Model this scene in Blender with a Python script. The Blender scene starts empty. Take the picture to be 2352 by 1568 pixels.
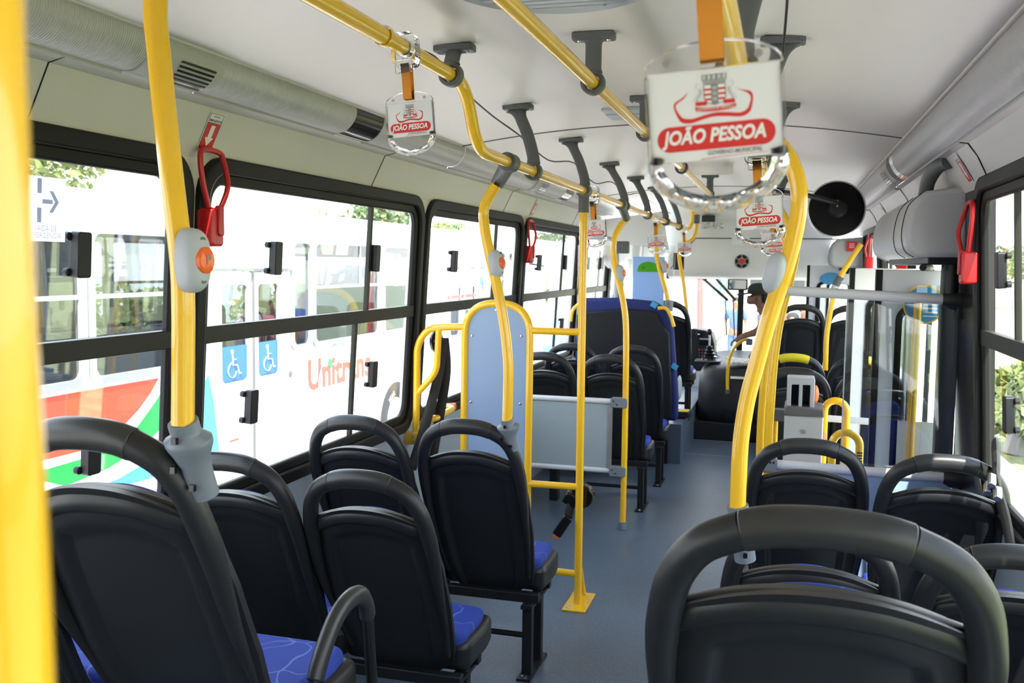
import bpy, bmesh, math, random
from mathutils import Vector, Matrix, Euler
random.seed(7)
SC = bpy.context.scene
COL = SC.collection
V = Vector
PI = math.pi
R = math.radians

# ------------------------------------------------------------------ camera model
# bus coordinates: X to the right, Y towards the front, Z up from the aisle floor
FPX, CX, CY = 2200.0, 1176.0, 784.0
def _basis():
    vp = (1805.0, 613.0)
    dy = V(((vp[0]-CX)/FPX, -(vp[1]-CY)/FPX, -1)).normalized()
    q = (vp[0]-1000, vp[1]-13.5)
    dq = V(((q[0]-CX)/FPX, -(q[1]-CY)/FPX, -1))
    up = dq.cross(dy).normalized()
    if up.y < 0: up = -up
    dx = dy.cross(up)
    return Matrix((dx, dy, up))
RM = _basis()
EYE = V((.53, 0, 1.5)); FZ = -.105; KR = 1.07
def ray(x, y): return RM @ V(((x-CX)/FPX, -(y-CY)/FPX, -1))
def PX(x, y, X): d = ray(x, y); return EYE + d*((X-EYE.x)/d.x)
def PY(x, y, Y): d = ray(x, y); return EYE + d*((Y-EYE.y)/d.y)
def PZ(x, y, Z): d = ray(x, y); return EYE + d*((Z-EYE.z)/d.z)

cam = bpy.data.cameras.new('camera'); camo = bpy.data.objects.new('camera', cam); COL.objects.link(camo)
cam.sensor_width = 36; cam.lens = FPX/2352*36; cam.clip_start = .02; cam.clip_end = 300
M4 = RM.to_4x4(); M4.translation = EYE; camo.matrix_world = M4
cam.dof.use_dof = True; cam.dof.focus_distance = 2.6; cam.dof.aperture_fstop = 9
SC.camera = camo

# ------------------------------------------------------------------ materials
def mat(name, col, rough=.5, metal=0, bump=0, bscale=60, var=0, vscale=8, trans=0, ior=1.45, coat=0, spec=.5, bdist=.002):
    m = bpy.data.materials.new(name); m.use_nodes = True
    nt = m.node_tree; b = nt.nodes['Principled BSDF']; N = nt.nodes; L = nt.links
    b.inputs['Base Color'].default_value = (*col, 1); b.inputs['Roughness'].default_value = rough
    b.inputs['Metallic'].default_value = metal; b.inputs['Transmission Weight'].default_value = trans
    b.inputs['IOR'].default_value = ior; b.inputs['Coat Weight'].default_value = coat
    b.inputs['Specular IOR Level'].default_value = spec
    tc = N.new('ShaderNodeTexCoord')
    if var:
        n = N.new('ShaderNodeTexNoise'); n.inputs['Scale'].default_value = vscale; n.inputs['Detail'].default_value = 5
        L.new(tc.outputs['Object'], n.inputs['Vector'])
        r = N.new('ShaderNodeValToRGB'); L.new(n.outputs['Fac'], r.inputs['Fac'])
        r.color_ramp.elements[0].position = .3; r.color_ramp.elements[1].position = .7
        r.color_ramp.elements[0].color = (*[c*(1-var) for c in col], 1)
        r.color_ramp.elements[1].color = (*[min(1, c*(1+var)) for c in col], 1)
        L.new(r.outputs['Color'], b.inputs['Base Color'])
    if bump:
        n = N.new('ShaderNodeTexNoise'); n.inputs['Scale'].default_value = bscale; n.inputs['Detail'].default_value = 4
        L.new(tc.outputs['Object'], n.inputs['Vector'])
        bp = N.new('ShaderNodeBump'); bp.inputs['Strength'].default_value = bump; bp.inputs['Distance'].default_value = bdist
        L.new(n.outputs['Fac'], bp.inputs['Height']); L.new(bp.outputs['Normal'], b.inputs['Normal'])
    return m
def thin_glass(name, tint=(.97, .985, .98), refl=1.0):
    m = bpy.data.materials.new(name); m.use_nodes = True; nt = m.node_tree; N = nt.nodes; L = nt.links
    N.remove(N['Principled BSDF']); o = N['Material Output']
    t = N.new('ShaderNodeBsdfTransparent'); t.inputs['Color'].default_value = (*tint, 1)
    g = N.new('ShaderNodeBsdfGlossy'); g.inputs['Roughness'].default_value = .01; g.inputs['Color'].default_value = (refl, refl, refl, 1)
    f = N.new('ShaderNodeLayerWeight'); f.inputs['Blend'].default_value = .5
    pw = N.new('ShaderNodeMath'); pw.operation = 'POWER'; pw.inputs[1].default_value = 5; L.new(f.outputs['Facing'], pw.inputs[0])
    ad = N.new('ShaderNodeMath'); ad.operation = 'MULTIPLY_ADD'; ad.inputs[1].default_value = .9; ad.inputs[2].default_value = .06; L.new(pw.outputs[0], ad.inputs[0])
    mx = N.new('ShaderNodeMixShader'); L.new(ad.outputs[0], mx.inputs['Fac'])
    L.new(t.outputs[0], mx.inputs[1]); L.new(g.outputs[0], mx.inputs[2]); L.new(mx.outputs[0], o.inputs['Surface'])
    return m

K = {}
K['yellow'] = mat('yellow enamel', (.86, .50, .018), .22, coat=.4, bump=.01, bscale=25)
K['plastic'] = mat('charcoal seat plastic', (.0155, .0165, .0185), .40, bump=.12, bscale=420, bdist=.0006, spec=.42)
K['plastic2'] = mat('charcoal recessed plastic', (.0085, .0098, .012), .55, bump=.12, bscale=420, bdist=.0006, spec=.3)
K['grip'] = mat('dark grip plastic', (.024, .0245, .025), .36, bump=.12, bscale=420, bdist=.0006)
K['ceil'] = mat('pale ceiling laminate', (.68, .65, .62), .42, var=.015, vscale=3)
K['wallup'] = mat('cream wall panel', (.63, .60, .565), .45, var=.015, vscale=3)
K['walllow'] = mat('grey blue wall laminate', (.27, .32, .37), .45, var=.05, vscale=200)
K['wallgrey'] = mat('light grey moulded panel', (.76, .755, .74), .5, bump=.05, bscale=300)
K['rubber'] = mat('black window rubber', (.010, .0105, .010), .5, bump=.08, bscale=60, spec=.22)
K['bar'] = mat('olive black anodised bar', (.022, .023, .018), .45, spec=.25, var=.1, vscale=5)
K['black'] = mat('black plastic', (.008, .008, .009), .18)
K['blackm'] = mat('matt black metal', (.012, .013, .015), .45, spec=.3)
K['glass'] = thin_glass('window glass')
K['busglass'] = thin_glass('tinted bus glass', (.34, .38, .40))
K['matt'] = mat('matt black shell', (.006, .006, .0065), .6, spec=.15)
K['pglass'] = thin_glass('partition glass', (.90, .93, .94))
K['acrylic'] = mat('clear acrylic', (.97, .97, .97), .04, trans=1, ior=1.42)
K['bracket'] = mat('grey nylon bracket', (.10, .105, .11), .5, bump=.06, bscale=300)
K['socket'] = mat('blue grey nylon socket', (.17, .20, .235), .45, bump=.06, bscale=300)
K['lgrey'] = mat('pale grey plastic', (.42, .45, .49), .4)
K['orange'] = mat('orange button plastic', (.80, .13, .02), .35)
K['strap'] = mat('orange webbing', (.72, .27, .03), .8, bump=.5, bscale=900)
K['card'] = mat('white printed card', (.74, .74, .77), .4)
K['red'] = mat('red plastic', (.50, .014, .016), .28)
K['signred'] = mat('sign red', (.62, .03, .03), .4)
K['signwhite'] = mat('sign white', (.8, .8, .78), .45)
K['ink'] = mat('black ink', (.03, .03, .03), .5)
K['inkgrey'] = mat('grey ink', (.22, .22, .23), .5)
K['paleink'] = mat('pale grey ink', (.55, .57, .60), .5)
K['midink'] = mat('mid grey ink', (.34, .34, .35), .5)
K['mechgrey'] = mat('mid grey moulded cover', (.46, .465, .475), .5, bump=.05, bscale=300)
K['screw'] = mat('zinc screw', (.5, .5, .5), .3, metal=1)
K['alu'] = mat('brushed aluminium', (.62, .63, .64), .32, metal=.9, var=.05, vscale=30)
K['greypaint'] = mat('pale grey painted tube', (.60, .61, .64), .3)
K['panelblue'] = mat('blue grey laminate board', (.235, .33, .49), .4, var=.02, vscale=4)
K['panelgrey'] = mat('grey speckled laminate board', (.29, .345, .38), .45, var=.05, vscale=150)
K['navy'] = mat('navy upholstery', (.012, .022, .13), .8, bump=.3, bscale=500, var=.1, vscale=20)
K['belt'] = mat('black belt webbing', (.012, .012, .012), .7)
K['white'] = mat('white vehicle paint', (.80, .81, .82), .25, coat=.3)
K['doorwhite'] = mat('white door skin', (.72, .74, .78), .3)
K['blue'] = mat('signal blue', (.015, .10, .42), .4)
K['dkred'] = mat('faded red post', (.45, .08, .07), .5)
K['skin'] = mat('brown skin', (.20, .095, .055), .55)
K['cap'] = mat('dark cap cloth', (.02, .022, .02), .85)
K['diffend'] = mat('grey lamp end cap', (.40, .40, .38), .5)
K['mirror'] = mat('mirror glass', (.85, .87, .88), .03, metal=1)
K['seatyellow'] = mat('yellow seat plastic', (.62, .52, .02), .4)
K['tread'] = mat('yellow step tape', (.75, .55, .06), .7)
K['dash'] = mat('dark dashboard plastic', (.016, .017, .020), .5, bump=.1, bscale=200, spec=.3)
K['cable'] = mat('black cable', (.012, .012, .012), .5)
K['tyre'] = mat('tyre rubber', (.03, .03, .03), .8)
K['paper'] = mat('printed paper', (.6, .6, .58), .8, var=.5, vscale=40)

def nodes(m): return m.node_tree.nodes, m.node_tree.links, m.node_tree.nodes['Principled BSDF']
def backlit(name, col, tr):
    m = bpy.data.materials.new(name); m.use_nodes = True; nt = m.node_tree; N = nt.nodes; L = nt.links; N.remove(N['Principled BSDF'])
    d = N.new('ShaderNodeBsdfDiffuse'); d.inputs[0].default_value = (*col, 1); t = N.new('ShaderNodeBsdfTranslucent'); t.inputs[0].default_value = (*col, 1)
    mx = N.new('ShaderNodeMixShader'); mx.inputs[0].default_value = tr; L.new(d.outputs[0], mx.inputs[1]); L.new(t.outputs[0], mx.inputs[2]); L.new(mx.outputs[0], N['Material Output'].inputs[0]); return m
K['film'] = backlit('white translucent film', (.9, .9, .9), .75)
K['poster'] = backlit('pale blue poster film', (.50, .68, .95), .6)
K['postergreen'] = backlit('poster green film', (.16, .75, .05), .5)
K['filmgrey'] = backlit('grey translucent film', (.22, .24, .30), .75)
# blue seat cloth with thin pale strokes
m = K['cloth'] = mat('royal blue seat cloth', (.018, .045, .30), .8, bump=.25, bscale=700)
N, L, b = nodes(m)
tc = N.new('ShaderNodeTexCoord'); vo = N.new('ShaderNodeTexVoronoi'); vo.feature = 'DISTANCE_TO_EDGE'; vo.inputs['Scale'].default_value = 9
ns = N.new('ShaderNodeTexNoise'); ns.inputs['Scale'].default_value = 5; mxv = N.new('ShaderNodeMixRGB'); mxv.inputs[0].default_value = .18
L.new(tc.outputs['Object'], ns.inputs['Vector']); L.new(tc.outputs['Object'], mxv.inputs[1]); L.new(ns.outputs['Color'], mxv.inputs[2]); L.new(mxv.outputs[0], vo.inputs['Vector'])
rp = N.new('ShaderNodeValToRGB'); rp.color_ramp.elements[0].position = .008; rp.color_ramp.elements[1].position = .016
rp.color_ramp.elements[0].color = (.10, .16, .45, 1); rp.color_ramp.elements[1].color = (.018, .045, .30, 1)
L.new(vo.outputs['Distance'], rp.inputs['Fac']); L.new(rp.outputs[0], b.inputs['Base Color'])
# speckled vinyl floor
m = K['floor'] = mat('blue grey speckled vinyl', (.20, .25, .31), .38, bump=.06, bscale=90)
N, L, b = nodes(m); b.inputs['Specular IOR Level'].default_value = .4
tc = N.new('ShaderNodeTexCoord'); n1 = N.new('ShaderNodeTexNoise'); n1.inputs['Scale'].default_value = 260; n2 = N.new('ShaderNodeTexNoise'); n2.inputs['Scale'].default_value = 3
L.new(tc.outputs['Object'], n1.inputs['Vector']); L.new(tc.outputs['Object'], n2.inputs['Vector'])
rp = N.new('ShaderNodeValToRGB'); e = rp.color_ramp.elements; e[0].position = .33; e[0].color = (.06, .078, .105, 1); e[1].position = .42; e[1].color = (.108, .145, .20, 1)
x = e.new(.60); x.color = (.118, .158, .215, 1); x = e.new(.68); x.color = (.21, .26, .33, 1)
mm = N.new('ShaderNodeMixRGB'); mm.blend_type = 'MULTIPLY'; mm.inputs[0].default_value = .25
L.new(n1.outputs['Fac'], rp.inputs['Fac']); L.new(rp.outputs[0], mm.inputs[1]); L.new(n2.outputs['Fac'], mm.inputs[2]); L.new(mm.outputs[0], b.inputs['Base Color'])
# ribbed diffuser
m = K['diff'] = mat('ribbed lamp diffuser', (.56, .55, .55), .30)
N, L, b = nodes(m)
tc = N.new('ShaderNodeTexCoord'); wv = N.new('ShaderNodeTexWave'); wv.bands_direction = 'Y'; wv.inputs['Scale'].default_value = 42; wv.inputs['Distortion'].default_value = 0
bp = N.new('ShaderNodeBump'); bp.inputs['Strength'].default_value = .9; bp.inputs['Distance'].default_value = .004
L.new(tc.outputs['Object'], wv.inputs['Vector']); L.new(wv.outputs['Fac'], bp.inputs['Height']); L.new(bp.outputs['Normal'], b.inputs['Normal'])
# foliage and ground
K['leaf'] = mat('sunlit leaves', (.15, .19, .06), .6, var=.5, vscale=3)
K['leaf2'] = mat('deep green leaves', (.07, .11, .04), .6, var=.5, vscale=3)
K['palm'] = mat('palm fronds', (.10, .17, .06), .6, var=.4, vscale=3)
K['bark'] = mat('pole wood', (.25, .24, .25), .8)
K['ground'] = mat('sunlit concrete yard', (.60, .56, .53), .9, var=.12, vscale=.6, bump=.2, bscale=10)
K['grass'] = mat('mown grass', (.25, .28, .13), .9, var=.35, vscale=6)
K['busblue'] = mat('sky blue bus paint', (.05, .32, .62), .3)
K['busred'] = mat('livery red', (.75, .06, .025), .3)
K['busgreen'] = mat('livery green', (.01, .26, .05), .3)
K['uorange'] = mat('logo orange red', (.62, .055, .012), .35)
K['seal'] = mat('grey window seal', (.22, .23, .25), .5)
K['greyd'] = mat('dim grey inside', (.16, .17, .19), .6)
K['shirt'] = mat('pale shirt cloth', (.7, .72, .75), .8)
for n_, c_ in dict(cblue=(.03, .12, .5), cpink=(.7, .3, .35), cteal=(.05, .45, .42), corange=(.75, .3, .12), clime=(.42, .62, .06), cwhite=(.75, .75, .75), cdark=(.03, .03, .04), cjean=(.05, .09, .2)).items():
    K[n_] = mat('cloth '+n_, c_, .85)

# ------------------------------------------------------------------ mesh building
BASE = {}
class MB:
    def __init__(s): s.bm = bmesh.new(); s.mi = 0
    def _f(s, vs):
        try:
            f = s.bm.faces.new(vs); f.material_index = s.mi; f.smooth = True; return f
        except ValueError: return None
    def v(s, p): return s.bm.verts.new(p)
    def hexa(s, p):       # p: 8 points, bottom ring 0-3, top ring 4-7
        v = [s.v(q) for q in p]
        for a in ((0, 3, 2, 1), (4, 5, 6, 7), (0, 1, 5, 4), (1, 2, 6, 5), (2, 3, 7, 6), (3, 0, 4, 7)): s._f([v[i] for i in a])
        return s
    def box(s, c, d, rot=None):
        c = V(c); h = V(d)/2; q = []
        for z in (-1, 1):
            for x, y in ((-1, -1), (1, -1), (1, 1), (-1, 1)):
                p = V((x*h.x, y*h.y, z*h.z))
                if rot is not None: p = rot @ p
                q.append(c+p)
        return s.hexa(q)
    def bb(s, x0, x1, y0, y1, z0, z1): return s.box(((x0+x1)/2, (y0+y1)/2, (z0+z1)/2), (abs(x1-x0), abs(y1-y0), abs(z1-z0)))
    def tube(s, pts, r, n=12, closed=False, rb=None, ref=None, cap=True):
        pts = [V(p) for p in pts]; k = len(pts); rings = []
        rs = r if isinstance(r, (list, tuple)) else [r]*k
        rbs = rb if isinstance(rb, (list, tuple)) else [rb if rb else None]*k
        prev = None
        for i in range(k):
            if closed: t = pts[(i+1) % k]-pts[i-1]
            else: t = pts[min(i+1, k-1)]-pts[max(i-1, 0)]
            t.normalize()
            if ref is not None: u = V(ref)-t*V(ref).dot(t)
            elif prev is not None: u = prev-t*prev.dot(t)
            else: u = (V((0, 0, 1)) if abs(t.z) < .9 else V((1, 0, 0))); u = u-t*u.dot(t)
            u.normalize(); prev = u; w = t.cross(u)
            a = rs[i]; b_ = rbs[i] or a
            rings.append([s.v(pts[i]+u*math.cos(2*PI*j/n)*a+w*math.sin(2*PI*j/n)*b_) for j in range(n)])
        for i in range(k if closed else k-1):
            A, B = rings[i], rings[(i+1) % k]
            for j in range(n): s._f([A[j], A[(j+1) % n], B[(j+1) % n], B[j]])
        if cap and not closed:
            s._f(rings[0][::-1]); s._f(rings[-1])
        return s
    def lathe(s, prof, n=24, M=None):
        M = M or Matrix(); rings = []
        for r, z in prof:
            if r < 1e-6: rings.append([s.v(M @ V((0, 0, z)))])
            else: rings.append([s.v(M @ V((r*math.cos(2*PI*j/n), r*math.sin(2*PI*j/n), z))) for j in range(n)])
        for A, B in zip(rings, rings[1:]):
            for j in range(n):
                j2 = (j+1) % n
                if len(A) == 1 and len(B) == 1: continue
                if len(A) == 1: s._f([A[0], B[j2], B[j]])
                elif len(B) == 1: s._f([A[j], A[j2], B[0]])
                else: s._f([A[j], A[j2], B[j2], B[j]])
        return s
    def prism(s, out, d0, d1, o=(0, 0, 0), u=(1, 0, 0), v=(0, 0, 1), w=(0, 1, 0), hole=None):
        o, u, v, w = V(o), V(u), V(v), V(w)
        P = lambda a, d: s.v(o+u*a[0]+v*a[1]+w*d)
        A = [P(a, d0) for a in out]; B = [P(a, d1) for a in out]; n = len(out)
        for i in range(n): s._f([A[i], A[(i+1) % n], B[(i+1) % n], B[i]])
        if hole is None:
            s._f(A[::-1]); s._f(B)
        else:
            C = [P(a, d0) for a in hole]; D = [P(a, d1) for a in hole]
            for i in range(n):
                j = (i+1) % n
                s._f([D[i], D[j], C[j], C[i]]); s._f([A[i], C[i], C[j], A[j]]); s._f([B[i], B[j], D[j], D[i]])
        return s
    def poly(s, out, d=0, o=(0, 0, 0), u=(1, 0, 0), v=(0, 0, 1), w=(0, 1, 0)):
        o, u, v, w = V(o), V(u), V(v), V(w)
        s._f([s.v(o+u*a[0]+v*a[1]+w*d) for a in out]); return s
    def strip(s, A, B):    # quads between two polylines
        a = [s.v(p) for p in A]; b_ = [s.v(p) for p in B]
        for i in range(len(a)-1): s._f([a[i], a[i+1], b_[i+1], b_[i]])
        return s
    def grid(s, fn, nu, nv, wrap=False):
        g = [[s.v(fn(i/(nu if wrap else nu-1), j/(nv-1))) for i in range(nu)] for j in range(nv)]
        for j in range(nv-1):
            for i in range(nu if wrap else nu-1):
                i2 = (i+1) % nu
                s._f([g[j][i], g[j][i2], g[j+1][i2], g[j+1][i]])
        return g
    def ball(s, c, r, n=12, m=8, rot=None):
        c = V(c); r = V(r) if not isinstance(r, (int, float)) else V((r, r, r))
        def f(u, v):
            a, b_ = u*2*PI, (v-.5)*PI*.999
            p = V((math.cos(a)*math.cos(b_)*r.x, math.sin(a)*math.cos(b_)*r.y, math.sin(b_)*r.z))
            return c+(rot @ p if rot is not None else p)
        s.grid(f, n, m, wrap=True); return s
    def obj(s, name, mats, parent=None, bevel=0, ang=35, loc=None, seg=2, merge=True):
        if merge: bmesh.ops.remove_doubles(s.bm, verts=s.bm.verts, dist=1e-5)
        bmesh.ops.recalc_face_normals(s.bm, faces=s.bm.faces)
        off = BASE.get(parent, V((0, 0, 0))) if parent else (V(loc) if loc is not None else V((0, 0, 0)))
        if off.length: bmesh.ops.translate(s.bm, verts=s.bm.verts, vec=-off)
        me = bpy.data.meshes.new(name); s.bm.to_mesh(me); s.bm.free()
        for q in (mats if isinstance(mats, (list, tuple)) else [mats]): me.materials.append(K[q] if isinstance(q, str) else q)
        me.set_sharp_from_angle(angle=R(ang))
        o = bpy.data.objects.new(name, me); COL.objects.link(o)
        if parent: o.parent = parent
        else: o.location = off
        BASE[o] = off
        if bevel:
            bv = o.modifiers.new('bevel', 'BEVEL'); bv.width = bevel; bv.segments = seg; bv.limit_method = 'ANGLE'; bv.angle_limit = R(40)
        return o
def tag(o, label, cat, group=None, kind=None):
    if label: o['label'] = label
    if cat: o['category'] = cat
    if group: o['group'] = group
    if kind: o['kind'] = kind
    return o
def thing(name, label, cat, loc=(0, 0, 0), group=None, kind=None):
    o = bpy.data.objects.new(name, None); COL.objects.link(o); o.location = loc; o.empty_display_size = .05
    BASE[o] = V(loc)
    return tag(o, label, cat, group, kind)
def kids(o): return [c for c in bpy.data.objects if c.parent is o]
def dup(root, loc, label, rot=None, group=None, kmap=None):
    def cp(o, p):
        c = o.copy(); COL.objects.link(c)
        if p: c.parent = p
        for ch in KID.get(o, []): cp(ch, c)
        return c
    r = cp(root, None); r.location = loc
    if rot is not None: r.rotation_euler = rot
    r['label'] = label
    if group: r['group'] = group
    return r
KID = {}
def freeze(root):      # remember a thing's tree for dup
    def go(o):
        KID[o] = kids(o)
        for c in KID[o]: go(c)
    go(root); return root
def spl(pts, n=6, closed=False):
    P = [V(p) for p in pts]; out = []; k = len(P)
    for i in range(k if closed else k-1):
        if closed: a, b, c, d = P[i-1], P[i], P[(i+1) % k], P[(i+2) % k]
        else: a, b, c, d = P[max(i-1, 0)], P[i], P[i+1], P[min(i+2, k-1)]
        for j in range(n):
            t = j/n
            out.append(.5*((2*b)+(c-a)*t+(2*a-5*b+4*c-d)*t*t+(3*b-a-3*c+d)*t**3))
    if not closed: out.append(P[-1])
    return out
def spl2(pts, n=6, closed=False): return [(p.x, p.y) for p in spl([(a[0], a[1], 0) for a in pts], n, closed)]
def fillet(pts, r, n=6):   # polyline with rounded corners
    P = [V(p) for p in pts]; out = [P[0]]
    for i in range(1, len(P)-1):
        a = (P[i-1]-P[i]); b = (P[i+1]-P[i]); q = min(r, a.length*.49, b.length*.49)
        s0 = P[i]+a.normalized()*q; s1 = P[i]+b.normalized()*q
        for j in range(n+1):
            t = j/n; out.append((1-t)**2*s0+2*t*(1-t)*P[i]+t*t*s1)
    out.append(P[-1]); return out
def rr(x0, x1, y0, y1, r, n=6):
    o = []
    for cx, cy, a in ((x1-r, y1-r, 0), (x0+r, y1-r, 90), (x0+r, y0+r, 180), (x1-r, y0+r, 270)):
        for j in range(n+1): o.append((cx+r*math.cos(R(a+90*j/n)), cy+r*math.sin(R(a+90*j/n))))
    return o
def circ(cx, cy, r, n=20, ry=None): return [(cx+r*math.cos(2*PI*i/n), cy+(ry or r)*math.sin(2*PI*i/n)) for i in range(n)]
def text(s, h, name, matl, parent, o, u, v, align='LEFT', shear=0, bold=0, width=None, res=3):
    """flat lettering: cap height about .7*h, origin o, along u, up v"""
    cu = bpy.data.curves.new(name, 'FONT'); cu.body = s; cu.size = h; cu.align_x = align; cu.shear = shear; cu.offset = bold*h; cu.resolution_u = res
    t = bpy.data.objects.new(name, cu); COL.objects.link(t); bpy.context.view_layer.update()
    me = bpy.data.meshes.new_from_object(t.evaluated_get(bpy.context.evaluated_depsgraph_get()))
    bpy.data.objects.remove(t); bpy.data.curves.remove(cu)
    o, u, v = V(o), V(u).normalized(), V(v).normalized()
    k = 1
    if width:
        xs = [q.co.x for q in me.vertices]; k = width/(max(xs)-min(xs))
    off = BASE.get(parent, V((0, 0, 0))) if parent else V((0, 0, 0))
    for q in me.vertices: q.co = o+u*q.co.x*k+v*q.co.y-off
    me.materials.clear(); me.materials.append(K[matl])
    ob = bpy.data.objects.new(name, me); COL.objects.link(ob)
    if parent: ob.parent = parent
    BASE[ob] = off
    return ob
# ------------------------------------------------------------------ world and light
w = bpy.data.worlds.new('world'); SC.world = w; w.use_nodes = True
bg = w.node_tree.nodes['Background']
nt = w.node_tree; tcw = nt.nodes.new('ShaderNodeTexCoord'); sep = nt.nodes.new('ShaderNodeSeparateXYZ'); crw = nt.nodes.new('ShaderNodeValToRGB')
nt.links.new(tcw.outputs['Generated'], sep.inputs[0]); nt.links.new(sep.outputs['Z'], crw.inputs['Fac']); nt.links.new(crw.outputs[0], bg.inputs['Color'])
crw.color_ramp.elements[0].color = (1, .985, .95, 1); crw.color_ramp.elements[1].color = (.62, .78, 1, 1); crw.color_ramp.elements[1].position = .8
bg.inputs['Strength'].default_value = 1.25
sl = bpy.data.lights.new('sun', 'SUN'); sl.energy = 4.2; sl.angle = R(.6); sl.color = (1, .95, .87)
so = bpy.data.objects.new('sun', sl); COL.objects.link(so); so.location = (6, -10, 20)
so.rotation_euler = V((-.2, .56, -.80)).to_track_quat('-Z', 'Y').to_euler()
vs = SC.view_settings; vs.view_transform = 'Standard'; vs.look = 'None'; vs.gamma = 1; vs.use_curve_mapping = False; vs.exposure = 2.35
SC.cycles.transparent_max_bounces = 24; SC.cycles.max_bounces = 10; SC.cycles.diffuse_bounces = 6; SC.cycles.sample_clamp_indirect = 6
SC.cycles.caustics_reflective = False; SC.cycles.caustics_refractive = False

# ------------------------------------------------------------------ shell
def wx(z): return 1.2+.055*(1.26-z) if z > .3 else 1.2+.055*.96
def wp(s, y, z, d=0): return V((s*(wx(z)+d), y, z))
YB, YF = -1.6, 10.35
def slab(mb, s, y0, y1, z0, z1, t=.05):
    mb.hexa([wp(s, y0, z0), wp(s, y1, z0), wp(s, y1, z0, t), wp(s, y0, z0, t), wp(s, y0, z1), wp(s, y1, z1), wp(s, y1, z1, t), wp(s, y0, z1, t)])
ZL, ZH = .715, 1.775      # window hole
WIN_L = [(-1.3, .60), (.64, 2.49), (2.52, 4.38), (4.41, 6.22), (6.25, 8.11), (8.14, 9.58)]
WIN_R = [(-1.9, -.08), (-.05, 1.80), (1.83, 3.72), (5.5, 7.35), (7.4, 8.75)]
def wall(name, s, wins, holes, blk=()):
    mb = MB()
    ys = sorted([(a+.04, b-.04, ZL, ZH) for a, b in wins]+holes)
    cur = YB
    for a, b, z0, z1 in ys:
        mb.mi = 2 if any(abs(cur-q) < .2 for q in blk) else 0
        if a > cur: slab(mb, s, cur, a, .70 if mb.mi == 0 else FZ, 1.8)
        mb.mi = 0
        if z1 < 1.8: slab(mb, s, a, b, z1, 1.8)
        if z0 > .70: slab(mb, s, a, b, .70, z0)
        cur = b
    slab(mb, s, cur, YF, .70, 1.8)
    # lower laminate
    mb.mi = 1; cur = YB
    for a, b, z0, z1 in [h for h in ys if h[2] < .5]+[(YF, YF, 0, 0)]:
        slab(mb, s, cur, a, -.5, .70); cur = b
    mb.mi = 0
    prof = PROF[s]
    for (x0, z0), (x1, z1) in zip(prof, prof[1:]):
        mb.hexa([V((x0, YB, z0)), V((x0, YF-1.0, z0)), V((x0+s*.05, YF-1.0, z0+.01)), V((x0+s*.05, YB, z0+.01)), V((x1, YB, z1)), V((x1, YF-1.0, z1)), V((x1+s*.05, YF-1.0, z1+.04)), V((x1+s*.05, YB, z1+.04))])
    return tag(mb.obj(name, ['wallup', 'walllow', 'black'], ang=25), {-1: 'cream upper and grey lower lining of the left side of the bus', 1: 'pale lining of the right side of the bus around the doors'}[s], 'wall', kind='structure')
PROF = {-1: [(-1.172, 1.80), (-1.102, 1.942), (-1.045, 1.955)], 1: [(1.17, 1.785), (1.12, 1.87), (1.09, 1.912), (1.058, 1.916)]}
COVE = {-1: [(-1.045, 1.955), (-1.02, 1.958), (-.993, 1.968), (-.970, 1.99), (-.956, 2.018), (-.95, 2.044)],
        1: [(1.058, 1.916), (1.04, 1.922), (1.016, 1.938), (.995, 1.965), (.983, 1.998), (.98, 2.030)]}
DOOR = (4.18, 5.42, -.6, 1.56); FDOOR = (8.95, 10.2, -.6, 1.56)
wall('wall_left', -1, WIN_L+[(9.62, 10.3)], [])
wall('wall_right', 1, WIN_R, [DOOR, FDOOR], blk=(3.68,))
# seams on the upper panels
mb = MB()
for y in (-.1, 1.85, 3.76, 5.72, 7.7):
    mb.tube([V((-1.17, y, 1.803)), V((-1.101, y, 1.942)), V((-1.05, y, 1.954))], .0022, 4)
tag(mb.obj('trim_1', 'black'), 'dark seams between the cream panels above the left windows', 'panel seams', kind='structure')
mb = MB()
for y in (1.5, 3.46, 5.4, 7.3):
    mb.tube([V((1.169, y, 1.765)), V((1.119, y, 1.87)), V((1.088, y, 1.911)), V((1.06, y, 1.915))], .0022, 4)
tag(mb.obj('trim_2', 'black'), 'dark seams between the pale panels above the right windows', 'panel seams', kind='structure')
# ceiling (gently arched) with joints
def cz(x): return 2.123-.085*(x/.97)**2
def carc(y, d=0, n=24): return [V((-.95+1.93*i/n, y, cz(-.95+1.93*i/n)+d)) for i in range(n+1)]
mb = MB(); mb.strip(carc(YB), carc(9.15)); mb.strip(carc(YB, .05), carc(9.15, .05))
tag(mb.obj('ceiling', 'ceil', ang=60), 'arched pale laminate ceiling of the bus', 'ceiling', kind='structure')
mb = MB()
for y in (-.0, 4.29, 7.7): mb.tube(carc(y, -.001), .0035, 6)
tag(mb.obj('trim_3', 'bracket'), 'grey joint strips across the ceiling panels', 'ceiling strips', kind='structure')
mb = MB()
for s in (-1, 1):
    e = COVE[s][-1]; mb.tube([V((e[0]-s*.004, YB, e[1]+.001)), V((e[0]-s*.004, 9.2, e[1]+.001))], .007, 8)
tag(mb.obj('trim_4', 'wallup'), 'cream edge beads along both sides of the ceiling', 'ceiling beads', kind='structure')
# rear wall closes the bus behind the camera
mb = MB(); mb.bb(-1.32, 1.32, YB-.06, YB, -.3, 2.2)
tag(mb.obj('wall_back', 'wallup'), 'cream rear wall of the bus', 'wall', kind='structure')
mb = MB(); mb.bb(-1.32, 1.32, 10.4, 10.46, -.6, .45); mb.bb(-1.32, 1.32, 10.38, 10.44, 1.42, 2.2)
tag(mb.obj('wall_front', 'wallgrey'), 'grey panel below and above the windscreen', 'wall', kind='structure')
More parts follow.
